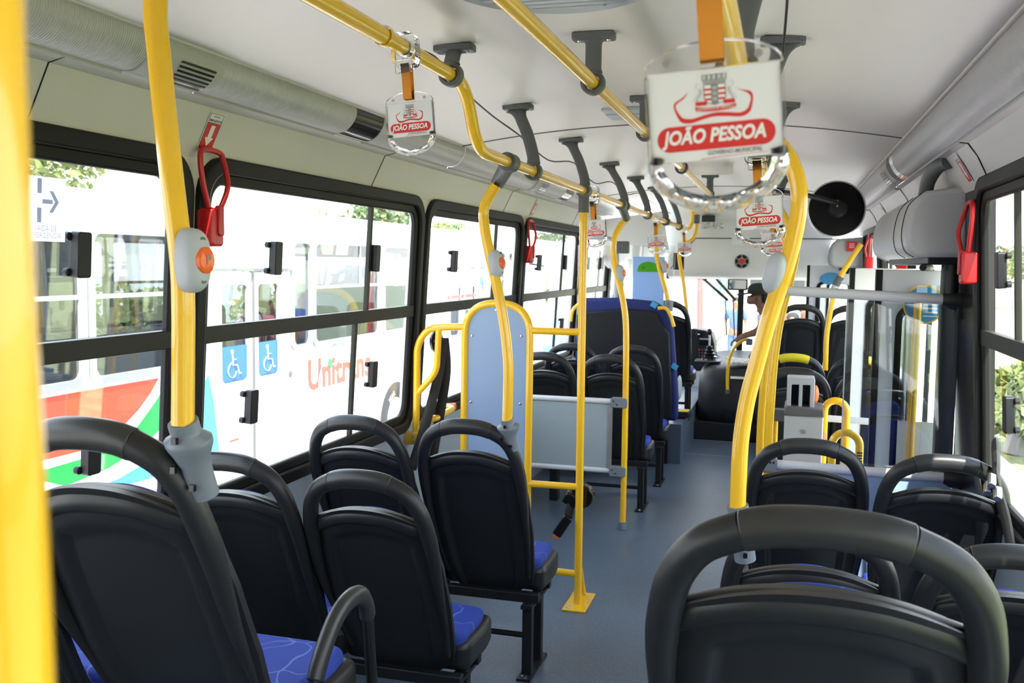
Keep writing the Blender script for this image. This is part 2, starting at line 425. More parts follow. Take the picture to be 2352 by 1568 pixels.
# floor: aisle, seat podiums at the rear, front step
mb = MB()
F0 = FZ-.08
mb.bb(-1.32, 1.32, YB, 4.18, F0, FZ); mb.bb(-1.32, .93, 4.18, 5.42, F0, FZ); mb.bb(-1.32, 1.32, 5.42, 8.95, F0, FZ); mb.bb(-1.32, .62, 8.95, 10.4, F0, FZ)
mb.bb(.93, 1.32, 4.18, 5.42, -.48, -.40); mb.bb(.62, 1.32, 8.95, 10.4, -.48, -.40)
mb.bb(-1.26, -.36, YB, 1.98, FZ, .2486); mb.bb(.33, 1.26, YB, 1.80, FZ, .2486); mb.bb(.46, 1.26, 8.15, 8.92, FZ, .20); mb.bb(-1.26, -.24, 7.75, 10.3, FZ, .22)
tag(mb.obj('floor', 'floor', merge=False), 'blue grey speckled vinyl floor with raised seat podiums', 'floor', kind='structure')
# ------------------------------------------------------------------ windows
def window(name, s, y0, y1, label, mull=.695, lowmull=.64, latches=((.26, .243), (.715, .25), (.195, -.265), (  .735, -.262))):
    t = thing(name, label, 'window', (s*1.2, y0, .7), kind='structure')
    # local frame on the leaning wall plane
    zb, zt = .675, 1.815
    o = wp(s, y0, zb); v = (wp(s, y0, zt)-o); hgt = v.length; v.normalize(); u = V((0, 1, 0)); n = V((-s, 0, 0)); n = (n-v*n.dot(v)).normalized()
    W = y1-y0
    mb = MB()
    mb.prism(rr(0, W, 0, hgt, .13, 8), -.03, .022, o, u, v, n, hole=rr(.05, W-.05, .05, hgt-.05, .095, 8))
    mb.prism(rr(.045, W-.045, .045, hgt-.045, .10, 8), -.022, .004, o, u, v, n, hole=rr(.085, W-.085, .085, hgt-.085, .065, 8))
    mb.obj('rubber_frame', 'rubber', t, bevel=.008, ang=50)
    zbar = 1.265-zb
    mb = MB(); mb.prism([(.05, zbar-.027), (W-.05, zbar-.027), (W-.05, zbar+.027), (.05, zbar+.027)], -.02, .006, o, u, v, n)
    mb.obj('divider_bar', 'bar', t, bevel=.003)
    mb = MB(); m1, m2 = W*mull, W*lowmull
    if mull < .9:
        mb.prism([(m1-.012, zbar), (m1+.012, zbar), (m1+.012, hgt-.06), (m1-.012, hgt-.06)], -.022, -.006, o, u, v, n)
        mb.prism([(m2-.012, .06), (m2+.012, .06), (m2+.012, zbar), (m2-.012, zbar)], -.022, -.006, o, u, v, n)
        mb.obj('mullion', 'bar', t)
    for a, b, c, d, k in ((.07, m1, zbar, hgt-.07, -.014), (W*.42, W-.07, zbar, hgt-.07, -.018), (.07, m2, .07, zbar, -.014), (W*.34, W-.07, .07, zbar, -.018)):
        mb = MB(); mb.poly([(a, c), (b, c), (b, d), (a, d)], k, o, u, v, n); mb.obj('glass_pane', 'glass', t)
    if latches:
        for fy, dz0 in latches:
            cy, cz_ = W*fy, zbar+dz0
            q = MB(); q.prism(rr(cy-.024, cy+.024, cz_-.058, cz_+.058, .008, 4), -.012, .016, o, u, v, n)
            for dz in (-.045, .045): q.lathe([(0, -.012), (.011, -.012), (.011, .004), (0, .004)], 10, Matrix.Translation(o+u*(cy-.026)+v*(cz_+dz)-n*.012) @ n.to_track_quat('Z', 'Y').to_matrix().to_4x4())
            q.obj('latch', 'blackm', t, bevel=.003)
    return t
LN = ['rear', 'foreground', 'second', 'third', 'fourth', 'fifth']
LLB = ['left window behind the camera', 'left window with the emergency exit sticker behind the foreground pole', 'wide left window showing the wheelchair doors of the parked bus',
       'left window behind the blue grey wheelchair board', 'left window between the first two red levers past the board', 'small left window beside the large navy seat']
for i, (a, b) in enumerate(WIN_L):
    if i == 1: window('window_2', -1, a, b, LLB[i], .93, .93, ((.756, .243), (.786, -.276)))
    else: window('window_%d' % (i+1), -1, a, b, LLB[i])
RLB = ['rearmost right window out of view', 'right window beside the camera', 'right window beside the rear right seats with grass outside', 'right window between the two doors', 'right window next to the front door']
for i, (a, b) in enumerate(WIN_R): window('window_%d' % (i+7), 1, a, b, RLB[i], mull=.72, lowmull=.634, latches=((.805, .235), (.75, -.21)))
t = thing('window_12', "driver's side window at the front left", 'window', (-1.2, 9.62, .7), kind='structure')
mb = MB(); mb.prism(rr(0, .7, 0, 1.1, .1), -.05, .02, wp(-1, 9.61, .69), (0, 1, 0), (.055, 0, 1), (1, 0, 0), hole=rr(.06, .64, .06, 1.04, .06)); mb.obj('rubber_frame', 'rubber', t)
mb = MB(); mb.poly([(.05, .05), (.65, .05), (.65, 1.05), (.05, 1.05)], -.03, wp(-1, 9.61, .69), (0, 1, 0), (.055, 0, 1), (1, 0, 0)); mb.obj('glass_pane', 'glass', t)
t = thing('window_13', 'windscreen in two panes with a black centre post', 'window', (0, 10.4, .6), kind='structure')
mb = MB()
for x0, x1 in ((-1.2, .085), (.085, 1.2)): mb.prism(rr(x0, x1, .44, 1.46, .08), 0, .04, (0, 10.4, 0), hole=rr(x0+.03, x1-.03, .48, 1.43, .06))
mb.obj('rubber_frame', 'rubber', t)
for x0, x1 in ((-1.18, .08), (.09, 1.18)):
    mb = MB(); mb.poly([(x0, .46), (x1, .46), (x1, 1.45), (x0, 1.45)], .02, (0, 10.4, 0)); mb.obj('glass_pane', 'glass', t)

# ------------------------------------------------------------------ cove lights and grilles
def cove(s, y0, y1, push=0, n=2):
    P = COVE[s]
    A = [V((x-s*push*(1 if 0 < i < len(P)-1 else .2), 0, z-push*(.6 if 0 < i < len(P)-1 else .1))) for i, (x, z) in enumerate(P)]
    A = spl(A, 5)
    m = MB(); m.strip([p+V((0, y0, 0)) for p in A], [p+V((0, y1, 0)) for p in A])
    B = [p+V((s*.02, 0, .006)) for p in A]
    for y in (y0, y1): m.strip([p+V((0, y, 0)) for p in A], [p+V((0, y, 0)) for p in B])
    return m, A
def light(s, y0, y1, label):
    t = thing('cove_light', label, 'ceiling light', (s*1.0, (y0+y1)/2, 1.98), group='ribbed cove lights along the ceiling')
    m, A = cove(s, y0, y1, .006); m.obj('diffuser', 'diff', t, ang=80)
    m = MB(); P = COVE[s][0]
    m.tube([V((P[0]-s*.004, y0, P[1]-.002)), V((P[0]-s*.004, y1, P[1]-.002))], .006, 8, rb=.004); m.obj('lip', 'diffend', t)
def grille(s, y0, y1, label):
    t = thing('air_grille', label, 'air grille', (s*1.0, (y0+y1)/2, 1.98), group='slotted grilles in the cove line')
    m, A = cove(s, y0, y1, .012); m.obj('housing', 'diffend', t, ang=80)
    m = MB(); k0 = 5
    for j in range(7):
        i = k0+j*2
        if i+1 >= len(A): break
        a = A[i]+V((-s*.0025, 0, -.002)); b_ = A[i+1]+V((-s*.0025, 0, -.002))
        ya, yb_ = y0+(y1-y0)*.38, y1-(y1-y0)*.12
        m.strip([a+V((0, ya, 0)), b_+V((0, ya, 0))], [a+V((0, yb_, 0)), b_+V((0, yb_, 0))])
    m.obj('slots', 'black', t)
def cap(s, y0, y1, label, mt='black'):
    m, A = cove(s, y0, y1, .004)
    m.mi = 1; a = A[2]+V((-s*.003, 0, -.002)); b_ = A[4]+V((-s*.003, 0, -.002)); m.strip([a+V((0, y0, 0)), b_+V((0, y0, 0))], [a+V((0, y1, 0)), b_+V((0, y1, 0))])
    tag(m.obj('lamp_end_cap', [mt, 'alu'], ang=80, loc=(s*1.0, (y0+y1)/2, 1.98)), label, 'lamp end cap', group='glossy lamp end caps')
light(-1, YB, 2.02, 'ribbed cove light at the upper left corner beside the blurred pole')
grille(-1, 2.02, 2.32, 'grey slotted air grille behind the foreground yellow pole')
light(-1, 2.32, 3.16, 'ribbed cove light left of the glossy black end cap')
cap(-1, 3.16, 3.40, 'glossy black end cap above the wide left window')
light(-1, 3.40, 4.35, 'smooth cove light just past the glossy black end cap')
light(-1, 4.36, 5.75, 'cove light above the left window behind the wheelchair board')
grille(-1, 5.75, 6.05, 'slotted grille beside the straight pole of the wheelchair frame')
light(-1, 6.05, 6.55, 'short cove light between the far grille and the far end cap')
cap(-1, 6.55, 6.80, 'glossy black end cap far along the left ceiling edge')
light(-1, 6.80, 9.1, 'cove light at the far left towards the driver')
light(1, YB, 3.22, 'smooth cove light at the upper right corner')
light(1, 3.22, 4.72, 'cove light between the right seam and the silver grille')
m, A = cove(1, 4.72, 4.92, .004)
tag(m.obj('lamp_end_cap', 'mirror', ang=80, loc=(1, 4.8, 1.98)), 'mirror silver end cap with red lettering on the right cove line', 'lamp end cap', group='glossy lamp end caps')
grille(1, 4.92, 5.25, 'dark grey slotted grille above the grey door mechanism cover')
light(1, 5.25, 9.1, 'cove light running to the front right behind the round black mirror')
# roof vents and lamp
def roofvent(c, rx, ry, label):
    t = thing('roof_vent', label, 'roof vent', (c[0], c[1], c[2]))
    m = MB(); m.lathe([(rx, .01), (rx, -.012), (rx*.93, -.02), (rx*.9, -.012), (rx*.9, .01)], 40, Matrix.Translation(V(c)) @ Matrix.Diagonal((1, ry/rx, 1, 1))); m.obj('rim', 'lgrey', t)
    m = MB()
    for k in range(-8, 9):
        y = k/8.5*ry*.9; h = rx*.9*math.sqrt(max(0, 1-(y/(ry*.9))**2))
        if h > .02: m.box((c[0], c[1]+y, c[2]-.008), (2*h, ry*.07, .012))
    m.obj('louvre', 'lgrey', t)
roofvent((.02, 2.02, 2.118), .26, .30, 'round grey louvred roof vent at the top edge of the view')
t = thing('roof_vent', 'small grey louvred vent beside the middle rail bracket', 'roof vent', (-.05, 4.0, 2.12))
m = MB(); m.bb(-.2, .12, 3.82, 3.90, 2.108, 2.122); m.bb(-.2, .12, 3.92, 3.99, 2.105, 2.122); m.bb(-.2, .12, 4.01, 4.08, 2.108, 2.122); m.obj('louvre', 'lgrey', t, bevel=.003)
m = MB(); m.tube([V((-.09, 6.08, 2.105)), V((.2, 6.08, 2.105))], .045, 12, rb=.02)
tag(m.obj('ceiling_lamp', 'signwhite', loc=(.05, 6.08, 2.11)), 'pale oblong lamp on the ceiling near the middle rail end', 'ceiling lamp')
# ------------------------------------------------------------------ passenger seats
# local frame: x lateral, y forward, z up from the seat's floor; y=0 at the top of the back
def yb(z): d = .9-z; return .34*d+.22*d*d
LEAN = .46
def lerp_tab(t, tab):
    for (a, va), (b, vb) in zip(tab, tab[1:]):
        if t <= b: return va+(vb-va)*(t-a)/(b-a)
    return tab[-1][1]
def sst(a, b, t):
    t = max(0, min(1, (t-a)/(b-a))); return t*t*(3-2*t)
WT = [(.20, .150), (.26, .185), (.34, .208), (.48, .224), (.62, .222), (.68, .212), (.74, .204), (.80, .200)]
def seat(label, group, aisle=0, grip='grip', arm=False, drop=.055):
    t = thing('bus_seat', label, 'seat', group=group)
    # backrest shell with a raised border and a recessed centre panel
    mb = MB(); n = 45
    def zt(u): return .790-.058*abs(u)**2.3
    def zb(u): return .215+.06*abs(u)**4
    def P(u, v):
        z = zb(u)+v*(zt(u)-zb(u)); x = u*lerp_tab(z, WT)
        rec = sst(.66, .60, abs(u)) * sst(zt(u)-.070, zt(u)-.084, z+.014*abs(u)**2) * (.7+.3*sst(.25, .34, z))
        y = yb(z)+.030*abs(u)**3+.019*rec
        lip = sst(.035, .0, zt(u)-z); y -= .010*lip
        return x, y, z
    def fb(i, j): return V(P(i*2-1, j))
    def ff(i, j):
        u = i*2-1; x, y, z = P(u, j); y0 = yb(z)+.030*abs(u)**3
        return V((x, y0+.034-.018*abs(u)**6, z))
    g1 = mb.grid(fb, n, n); g2 = mb.grid(ff, n, n)
    ed = lambda g: [g[0][i] for i in range(n)]+[g[j][n-1] for j in range(1, n)]+[g[n-1][i] for i in range(n-2, -1, -1)]+[g[j][0] for j in range(n-2, 0, -1)]
    a, b = ed(g1), ed(g2)
    for i in range(len(a)): mb._f([a[i], a[(i+1) % len(a)], b[(i+1) % len(a)], b[i]])
    mb.obj('backrest', 'plastic', t, ang=60)
    # arched cross bar that caps the back panel
    p = spl([V((x, yb(z)+.004+(.03*(abs(x)/.2)**3), z)) for x, z in ((-.192, .722), (-.15, .742), (-.08, .762), (0, .768), (.08, .762), (.15, .742), (.192, .722))], 6)
    m = MB(); m.tube(p, .0225, 14, ref=(0, 0, 1), rb=.017); m.obj('cross_bar', 'plastic', t, ang=60)
    # side uprights rising into the hand loop
    path = [(-.178, .30), (-.196, .42), (-.205, .54), (-.2065, .66), (-.199, .735), (-.183, .795), (-.150, .840), (-.098, .866)]
    for s in (-1, 1):
        p = spl([V((-s*x, yb(z)+.012+(.012 if z < .5 else 0), z)) for x, z in path], 6)
        k = len(p); ra = [.010+.0145*sst(.10, .55, i/k) for i in range(k)]
        m = MB(); m.tube(p, ra, 16, ref=(0, 1, 0), rb=[r*1.0 for r in ra]); m.obj('upright', 'plastic', t, ang=60)
    p = spl([V((x, yb(z)+.012, z)) for x, z in ((-.100, .865), (-.06, .8745), (0, .878), (.06, .8745), (.100, .865))], 8)
    m = MB(); m.tube(p, .0252, 18, ref=(0, 1, 0), rb=.0262); m.obj('hand_grip', grip, t, ang=50, bevel=.003)
    # back and seat cushions
    m = MB(); out = spl2([(-.168, .46), (-.178, .60), (-.172, .70), (-.10, .762), (0, .783), (.10, .762), (.172, .70), (.178, .60), (.168, .46), (0, .452)], 5, True)
    sl = V((0, -LEAN, 1)).normalized()
    m.prism(out, .056, .078, (0, yb(.62)+LEAN*.62, 0), (1, 0, 0), sl/sl.z, (0, 1, 0)); m.obj('back_cushion', 'cloth', t, bevel=.012, seg=3)
    m = MB(); out = spl2([(-.195, .32), (-.215, .40), (-.213, .52), (-.18, .575), (0, .585), (.18, .575), (.213, .52), (.215, .40), (.195, .32), (0, .315)], 5, True)
    m.prism(out, .30, .352, (0, .03, 0), (1, 0, 0), (0, 1, 0), (0, 0, 1)); m.obj('seat_cushion', 'cloth', t, bevel=.018, seg=3)
    m = MB(); out = spl2([(-.14, .315), (-.222, .325), (-.238, .40), (-.236, .54), (-.20, .595), (0, .605), (.20, .595), (.236, .54), (.238, .40), (.222, .325), (.14, .315), (0, .315)], 5, True)
    m.prism(out, .235, .325, (0, .03, 0), (1, 0, 0), (0, 1, 0), (0, 0, 1)); m.obj('seat_pan', 'plastic', t, bevel=.022, seg=3)
    for y in (.32, .50):
        m = MB(); m.bb(-.225, .225, y-.018, y+.018, .205, .24); m.obj('support_tube', 'blackm', t, bevel=.004)
    if aisle:
        x = aisle*.185
        for y in (.29, .44):
            m = MB(); m.bb(x-.021, x+.021, y-.019, y+.019, -drop, .21); m.obj('leg', 'blackm', t, bevel=.004)
        m = MB(); m.bb(x-.03, x+.03, .23, .50, -drop, .008-drop); m.obj('foot_plate', 'blackm', t)
        for y in (.248, .482):
            m = MB(); m.lathe([(.012, .004), (.012, .016), (0, .018)], 8, Matrix.Translation((x, y, -drop))); m.obj('foot_bolt', 'screw', t)
        m = MB(); m.bb(x-.025, x+.025, .26, .52, .195, .207); m.obj('leg_bracket', 'blackm', t)
        m = MB(); m.tube([V((x, .36, .12-drop)), V((-aisle*.225, .36, .12-drop))], .011, 8); m.obj('stretcher', 'blackm', t)
    else:
        m = MB(); m.bb(-.03, .03, .34, .42, -drop, .21); m.obj('leg', 'blackm', t, bevel=.004)
    if arm:
        s = aisle
        pts = fillet([V((s*.245, .37, .18)), V((s*.245, .375, .37)), V((s*.245, .50, .475)), V((s*.245, .63, .465)), V((s*.245, .67, .20))], .08, 6)
        m = MB(); m.tube(pts, .014, 10); m.bb(s*.20, s*.27, .35, .39, .19, .23); m.bb(s*.20, s*.27, .65, .69, .19, .23); m.obj('arm_tube', 'blackm', t)
        m = MB(); q = [p for p in pts if p.z > .345]; m.tube(q, .021, 12, rb=.019); m.obj('arm_pad', 'grip', t, bevel=.004)
    return freeze(t)
SS = (.89, 1, 1.06); SR = (.89, 1, 1.03)
GB = 'charcoal seats with hand loops'
GY = 'charcoal seats with yellow hand grips'
KS = 1.03
def place(o, loc, sc): o.location = EYE+KS*(V(loc)-EYE); o.scale = V(sc)*KS; return o
s_l = place(seat('charcoal aisle seat with armrest in the left foreground, grey pole socket on its shoulder', GB, 1, arm=True, drop=0), (-.555, 1.27, .285), SS)
s_l2 = place(seat('charcoal aisle seat just ahead of the armrest seat, without any pole', GB, 1), (-.575, 2.36, 0), (.89, 1, 1.03))
s_w = place(seat('window seat left of the armrest seat, mostly behind the blurred pole', GB, 0, drop=0), (-.96, 1.25, .285), SS)
s_r = place(seat('large charcoal seat in the right foreground filling the bottom of the view', GB, -1, drop=0), (.588, 1.20, .276), (1.0, 1, 1.03))
s_w2 = place(seat('window seat between the armrest seat and the second aisle seat on the left', GB, 0), (-.975, 2.33, 0), SS)
s_r2 = place(seat('right aisle seat holding the thick curved yellow pole, seen through the foreground loop', GB, -1), (.607, 2.20, 0), SR)
s_y = place(seat('aisle seat with a yellow hand grip on the right, behind the validator post', GY, -1, 'seatyellow'), (.60, 6.25, 0), SS)
s_yw = place(seat('yellow gripped window seat seen through the clear partition screen', GY, 0, 'seatyellow'), (1.0, 6.25, 0), SS)
for src, loc, sc, lab in (
    (s_l2, (-.525, 3.12, 0), SS, 'aisle seat holding the curved yellow pole in front of the blue grey board'),
    (s_w2, (-.925, 3.06, 0), SS, 'window seat next to the wheel of the parked bus, before the wheelchair frame'),
    (s_l2, (-.475, 5.72, 0), SS, 'aisle seat directly behind the grey half panel on the left'),
    (s_w2, (-.895, 5.72, 0), SS, 'window seat directly behind the blue grey board and half panel'),
    (s_l2, (-.455, 6.45, 0), SS, 'aisle seat between the half panel row and the navy seat'),
    (s_w2, (-.88, 6.45, 0), SS, 'window seat in front of the large navy seat back'),
    (s_l2, (-.40, 7.85, .26), SS, 'raised charcoal seat showing beyond the right edge of the navy seat'),
    (s_w2, (1.02, 2.15, 0), SR, 'right window seat at the edge of the picture beside the foreground seat'),
    (s_r2, (.626, 3.30, 0), SR, 'right aisle seat just before the grey rail partition'),
    (s_w2, (1.03, 3.16, 0), SR, 'right window seat before the clear partition screen'),
    (s_r2, (.60, 5.4, 0), SS, 'dark seat directly behind the grey validator post'),
    (s_w2, (1.0, 5.4, 0), SS, 'dark window seat beyond the folded door leaf'),
    (s_r, (.665, 8.25, .24), SS, 'tall dark seat at the front right beside the cap wearing man'),
    (s_w, (1.06, 8.25, .24), SS, 'tall dark seat at the front right against the front door'),
): place(dup(src, loc, lab, group=GB), loc, sc)
# ------------------------------------------------------------------ ceiling rails, brackets, poles, hangers
TR = .0185
def yel(t, pts, r=TR, name='tube', n=14): 
    m = MB(); m.tube(pts, r, n); return m.obj(name, 'yellow', t, ang=60)
HZ, LZ, MZ = 1.5+.478*KR, 1.5+.313*KR, 1.99
XL, XM, XR = .53-.84*KR, .01, .447
RZ = 1.803
Y1, Y2, Y3 = 1.93*KR, 2.47*KR, 2.57*KR
t = thing('grab_rail', 'yellow ceiling rail on the left that steps down beside the strap handle', 'grab rail', (XL, 0, HZ), group='yellow ceiling rails')
yel(t, [V((XL, YB, HZ)), V((XL, Y1, HZ))], .0205)
m = MB(); m.lathe([(.0235, -.012), (.0245, 0), (.0235, .012)], 16, Matrix.Translation((XL, Y1, HZ)) @ Euler((PI/2, 0, 0)).to_matrix().to_4x4()); m.obj('collar', 'yellow', t)
yel(t, fillet([V((XL, Y1-.03, HZ)), V((XL, Y2, HZ)), V((XL, Y3, LZ)), V((XL, 4, LZ))], .1, 8)+[V((XL, 9.1, LZ))], TR, 'stepped_tube')
yel(t, spl([V((XL, 9.08, LZ)), V((XL+.01, 9.2, 1.85)), V((XL+.03, 9.26, 1.93)), V((XL+.03, 9.26, 2.06))], 6), TR, 'end_bend')
t = thing('grab_rail', 'yellow ceiling rail down the middle of the aisle', 'grab rail', (XM, 0, MZ), group='yellow ceiling rails')
yel(t, [V((XM, YB, MZ)), V((XM, 7.0, MZ))])
t = thing('grab_rail', 'yellow ceiling rail on the right behind the large strap handle', 'grab rail', (XR, 0, RZ), group='yellow ceiling rails')
yel(t, [V((XR, YB, RZ)), V((XR, 7.6, RZ))])
def bracket(rx, ry, rz, px_, py_, label):
    """ring on the rail at (rx, ry, rz), plate on the ceiling at (px_, py_)"""
    t = thing('rail_bracket', label, 'bracket', (rx, ry, rz), group='grey nylon brackets holding the ceiling rails')
    zt = cz(px_)-.004
    m = MB(); m.prism(rr(-.058, .058, -.026, .026, .01, 4), zt-.016, zt+.004, (px_, py_, 0), (1, 0, 0), (0, 1, 0), (0, 0, 1)); m.obj('base_plate', 'bracket', t, bevel=.003)
    A, B = V((rx, ry, rz+.026)), V((px_, py_, zt-.012)); D = B-A
    c = spl([A, A+V((D.x*.06, D.y*.08, D.z*.16)), A+V((D.x*.40, D.y*.42, D.z*.52)), A+V((D.x*.80, D.y*.80, D.z*.82)), B], 6); k = len(c)
    w_ = [.0225+.026*max(0, (i/(k-1)-.74)/.26)**2+.004*max(0, (.2-i/(k-1))/.2) for i in range(k)]
    m = MB(); m.tube(c, w_, 12, ref=(1, 0, 0), rb=.0125); m.obj('stem', 'bracket', t, ang=60)
    m = MB(); m.prism(circ(rx, rz, .033, 24), -.016, .016, (0, ry, 0), hole=circ(rx, rz, .0208, 24)); m.obj('ring', 'bracket', t, bevel=.003)
    for sx in (-.04, .04):
        m = MB(); m.ball((px_+sx, py_, zt-.017), (.006, .006, .004), 8, 5); m.obj('screw', 'screw', t)
LB = ['left rail bracket just before the rail steps down', 'left rail bracket beside the clamp of the curved pole', 'left rail bracket above the straight pole of the wheelchair frame', 'fourth bracket along the left rail from the step',
      'fifth bracket along the left rail, before the far strap handle', 'sixth bracket along the left rail, past the far strap handle', 'last bracket of the left rail near the front bulkhead']
LRING = [(1036, 180), (1225, 393), (1343, 436), (1434, 475), (1487, 493), (1529, 508), (1560, 521)]
LPLATE = [(1035, 105), (1190, 242), (1312, 318), (1400, 373), (1460, 406), (1505, 430), (1540, 448)]
for i, l in enumerate(LB):
    ry = PX(*LRING[i], XL).y; q = PZ(*LPLATE[i], 2.10)
    bracket(XL, ry, HZ if i == 0 else LZ, max(q.x, -.50), q.y if i else ry+.08, l)
for y, l in ((1.56, 'middle rail bracket cut by the top edge of the view'), (2.60, 'middle rail bracket above the gap between the left and large handles'), (3.6, 'middle rail bracket half hidden by the large handle'), (4.9, 'middle rail bracket seen below the big card'), (6.75, 'far middle rail bracket near the oblong ceiling lamp')): bracket(XM, y, MZ, XM, y, l)
for y, l in ((1.62, 'right rail bracket rising behind the orange strap'), (2.62, 'right rail bracket with the black cable beside the large handle'), (3.66, 'right rail bracket above the large handle card edge'), (5.3, 'right rail bracket near the round black mirror'), (6.6, 'farthest right rail bracket')): bracket(XR, y-.08, RZ, XR+.055, y+.04, l)
# black cable looping along the left brackets
m = MB(); pts = []
ks = [PX(x, y, X) for x, y, X in ((975, 118, -.42), (1010, 140, -.40), (1066, 208, -.42), (1130, 265, -.45), (1196, 313, -.45), (1260, 368, -.45), (1318, 374, -.45), (1365, 420, -.45), (1405, 418, -.45), (1440, 446, -.45), (1468, 444, -.45), (1500, 466, -.45), (1540, 490, -.45))]
m.tube(spl(ks, 5), .0032, 5)
tag(m.obj('cable', 'cable', loc=(-.4, 3, 1.95)), 'thin black cable looping from bracket to bracket along the left rail', 'cable')
m = MB(); m.tube(spl([V((.52, 1.62, 2.09)), V((.515, 1.95, 2.02)), V((.505, 2.3, 1.97)), V((.49, 2.63, 1.95))], 5), .003, 5)
tag(m.obj('cable', 'cable', loc=(.46, 2, 2.05)), 'thin black cable hanging along the right rail bracket', 'cable')

# ------------------------------------------------------------------ poles with sockets, clamps and stop buttons
def clamp_on(t, p, d, mt='bracket', r=.027, h=.07, name='clamp'):
    m = MB(); d = V(d).normalized(); M = Matrix.Translation(V(p)) @ d.to_track_quat('Z', 'Y').to_matrix().to_4x4()
    m.lathe([(TR, -h/2), (r, -h/2), (r, h/2), (TR, h/2)], 16, M); return m.obj(name, mt, t, bevel=.003)
def railclamp(t, p, q, mt='bracket'):
    """two shell clamp gripping a rail along Y at p and the pole end at q"""
    p, q = V(p), V(q)
    m = MB(); d = (q-p).normalized()
    m.prism(circ(p.x, p.z, .031, 20), p.y-.035, p.y+.035, (0, 0, 0), (1, 0, 0), (0, 0, 1), (0, 1, 0))
    m.tube([p+d*.01, q], [.03, .025], 14, rb=[.026, .025]); o = m.obj('rail_clamp', mt, t, bevel=.003)
    for s in (-.012, .014):
        m = MB(); m.ball(p+d*.045+V((.027, s, 0)), .006, 8, 5); m.obj('bolt', 'black', t)
def socket(t, top, bot, s=1):
    """tapered grey socket joining the pole to a seat shoulder"""
    top, bot = V(top), V(bot); mid = top.lerp(bot, .45)
    m = MB(); m.tube(spl([top, top.lerp(mid, .5), mid, bot], 4), [.0245+.018*math.sin(PI*min(1, i/9))**1.0 if i > 3 else .0245 for i in range(13)], 16, rb=[.0245+.008*math.sin(PI*min(1, i/9)) if i > 3 else .0245 for i in range(13)], ref=(1, 0, 0))
    m.obj('socket', 'socket', t, ang=60)
    for f, dx in ((.22, -.003), (.62, -.022), (.85, .004)):
        p = top.lerp(bot, f); m = MB(); m.box(p+V((dx, -.031, 0)), (.009, .008, .011)); m.obj('bolt_recess', 'black', t)
def stopbutton(c, face, label, tilt=0, sc=1, btn=True):
    """pale oval housing wrapped on a pole with an orange push button on its face direction"""
    t = thing('stop_button', label, 'stop button', c, group='grey oval stop button housings')
    c = V(c); f = V(face).normalized(); up = V((math.sin(tilt), 0, math.cos(tilt))); up = (up-f*up.dot(f)).normalized(); sd = up.cross(f)
    Q = Matrix((sd, up, f)).transposed()
    m = MB()
    def F(u, v):
        a = u*2*PI; r = math.sin(v*PI/2*.999); h = math.cos(v*PI/2)
        se = lambda q, e: math.copysign(abs(q)**e, q)
        return c+Q @ V((.031*sc*se(math.cos(a), .8)*r**.8, .060*sc*se(math.sin(a), .85)*r**.8, -.012+.046*sc*h**.55))
    m.grid(F, 28, 12, wrap=True); m.obj('housing', 'lgrey', t, ang=80)
    if not btn: return
    M = Matrix.Translation(c+f*(.0325*sc)) @ Q.to_4x4()
    m = MB(); m.lathe([(.0, .005), (.015, .0045), (.0175, .002), (.0175, -.006)], 20, M @ Matrix.Diagonal((1, 1.2, 1, 1))); m.obj('push_button', 'orange', t, ang=40)
    for sy in (-.036, .036):
        m = MB(); m.lathe([(.006, .0), (.006, .003), (0, .003)], 10, Matrix.Translation(c+up*sy*sc+f*(.024*sc)) @ Q.to_4x4()); m.obj('screw_cover', 'bracket', t)
    text('P', .022, 'letter', 'inkgrey', t, c+f*(.0325*sc+.0058)-sd*.005-up*.007, sd, up)
def pole(label, pts, n=8, r=TR):
    t = thing('grab_pole', label, 'grab pole', pts[-1], group='yellow grab poles')
    yel(t, spl(pts, n), r, 'tube', 16); return t
# foreground blurred pole at the left edge
c = PY(-62, 784, .235); X0 = c.x
t = pole('blurred yellow pole very close at the left edge of the view', [V((X0-.010, .235, 2.1)), V((X0-.004, .235, 1.7)), V((X0-.001, .235, 1.5)), V((X0+.003, .235, 1.35)), V((X0+.012, .235, .8))], 6)
# pole on the armrest seat
YA = 1.29*KS
P_ = [(358, 0), (368, 150), (385, 320), (402, 470), (417, 600), (421, 700), (421, 800), (420, 975)]
pa = [PY(x, y, YA) for x, y in P_]
t = pole('thick yellow pole rising from the armrest seat in the left foreground', [V((XL, YA, HZ)), V((-.37, YA, 1.96))][:1]+[V((-.405, YA, 1.99))]+pa)
socket(t, PY(420, 968, YA), PY(470, 1135, YA+.05)); railclamp(t, (XL, YA, HZ), (-.40, YA, 2.0))
stopbutton(PY(442, 598, YA-.005), (.985, -.17, .02), 'grey stop button with orange P button on the foreground left pole', .05, .86)
# pole on the aisle seat before the board
YC = 3.14*KS
P_ = [(1140, 425), (1113, 475), (1113, 520), (1122, 570), (1140, 650), (1158, 745), (1167, 830), (1167, 900), (1165, 968)]
t = pole('curved yellow pole in front of the blue grey wheelchair board', [PY(x, y, YC) for x, y in P_])
socket(t, PY(1164, 962, YC), PY(1178, 1032, YC+.03)); railclamp(t, (XL, 2.9*KR, LZ), PY(1143, 420, 3.08*KR))
stopbutton(PY(1138, 606, YC), (.97, -.2, .15), 'grey stop button on the curved pole before the wheelchair board', -.16, .86)
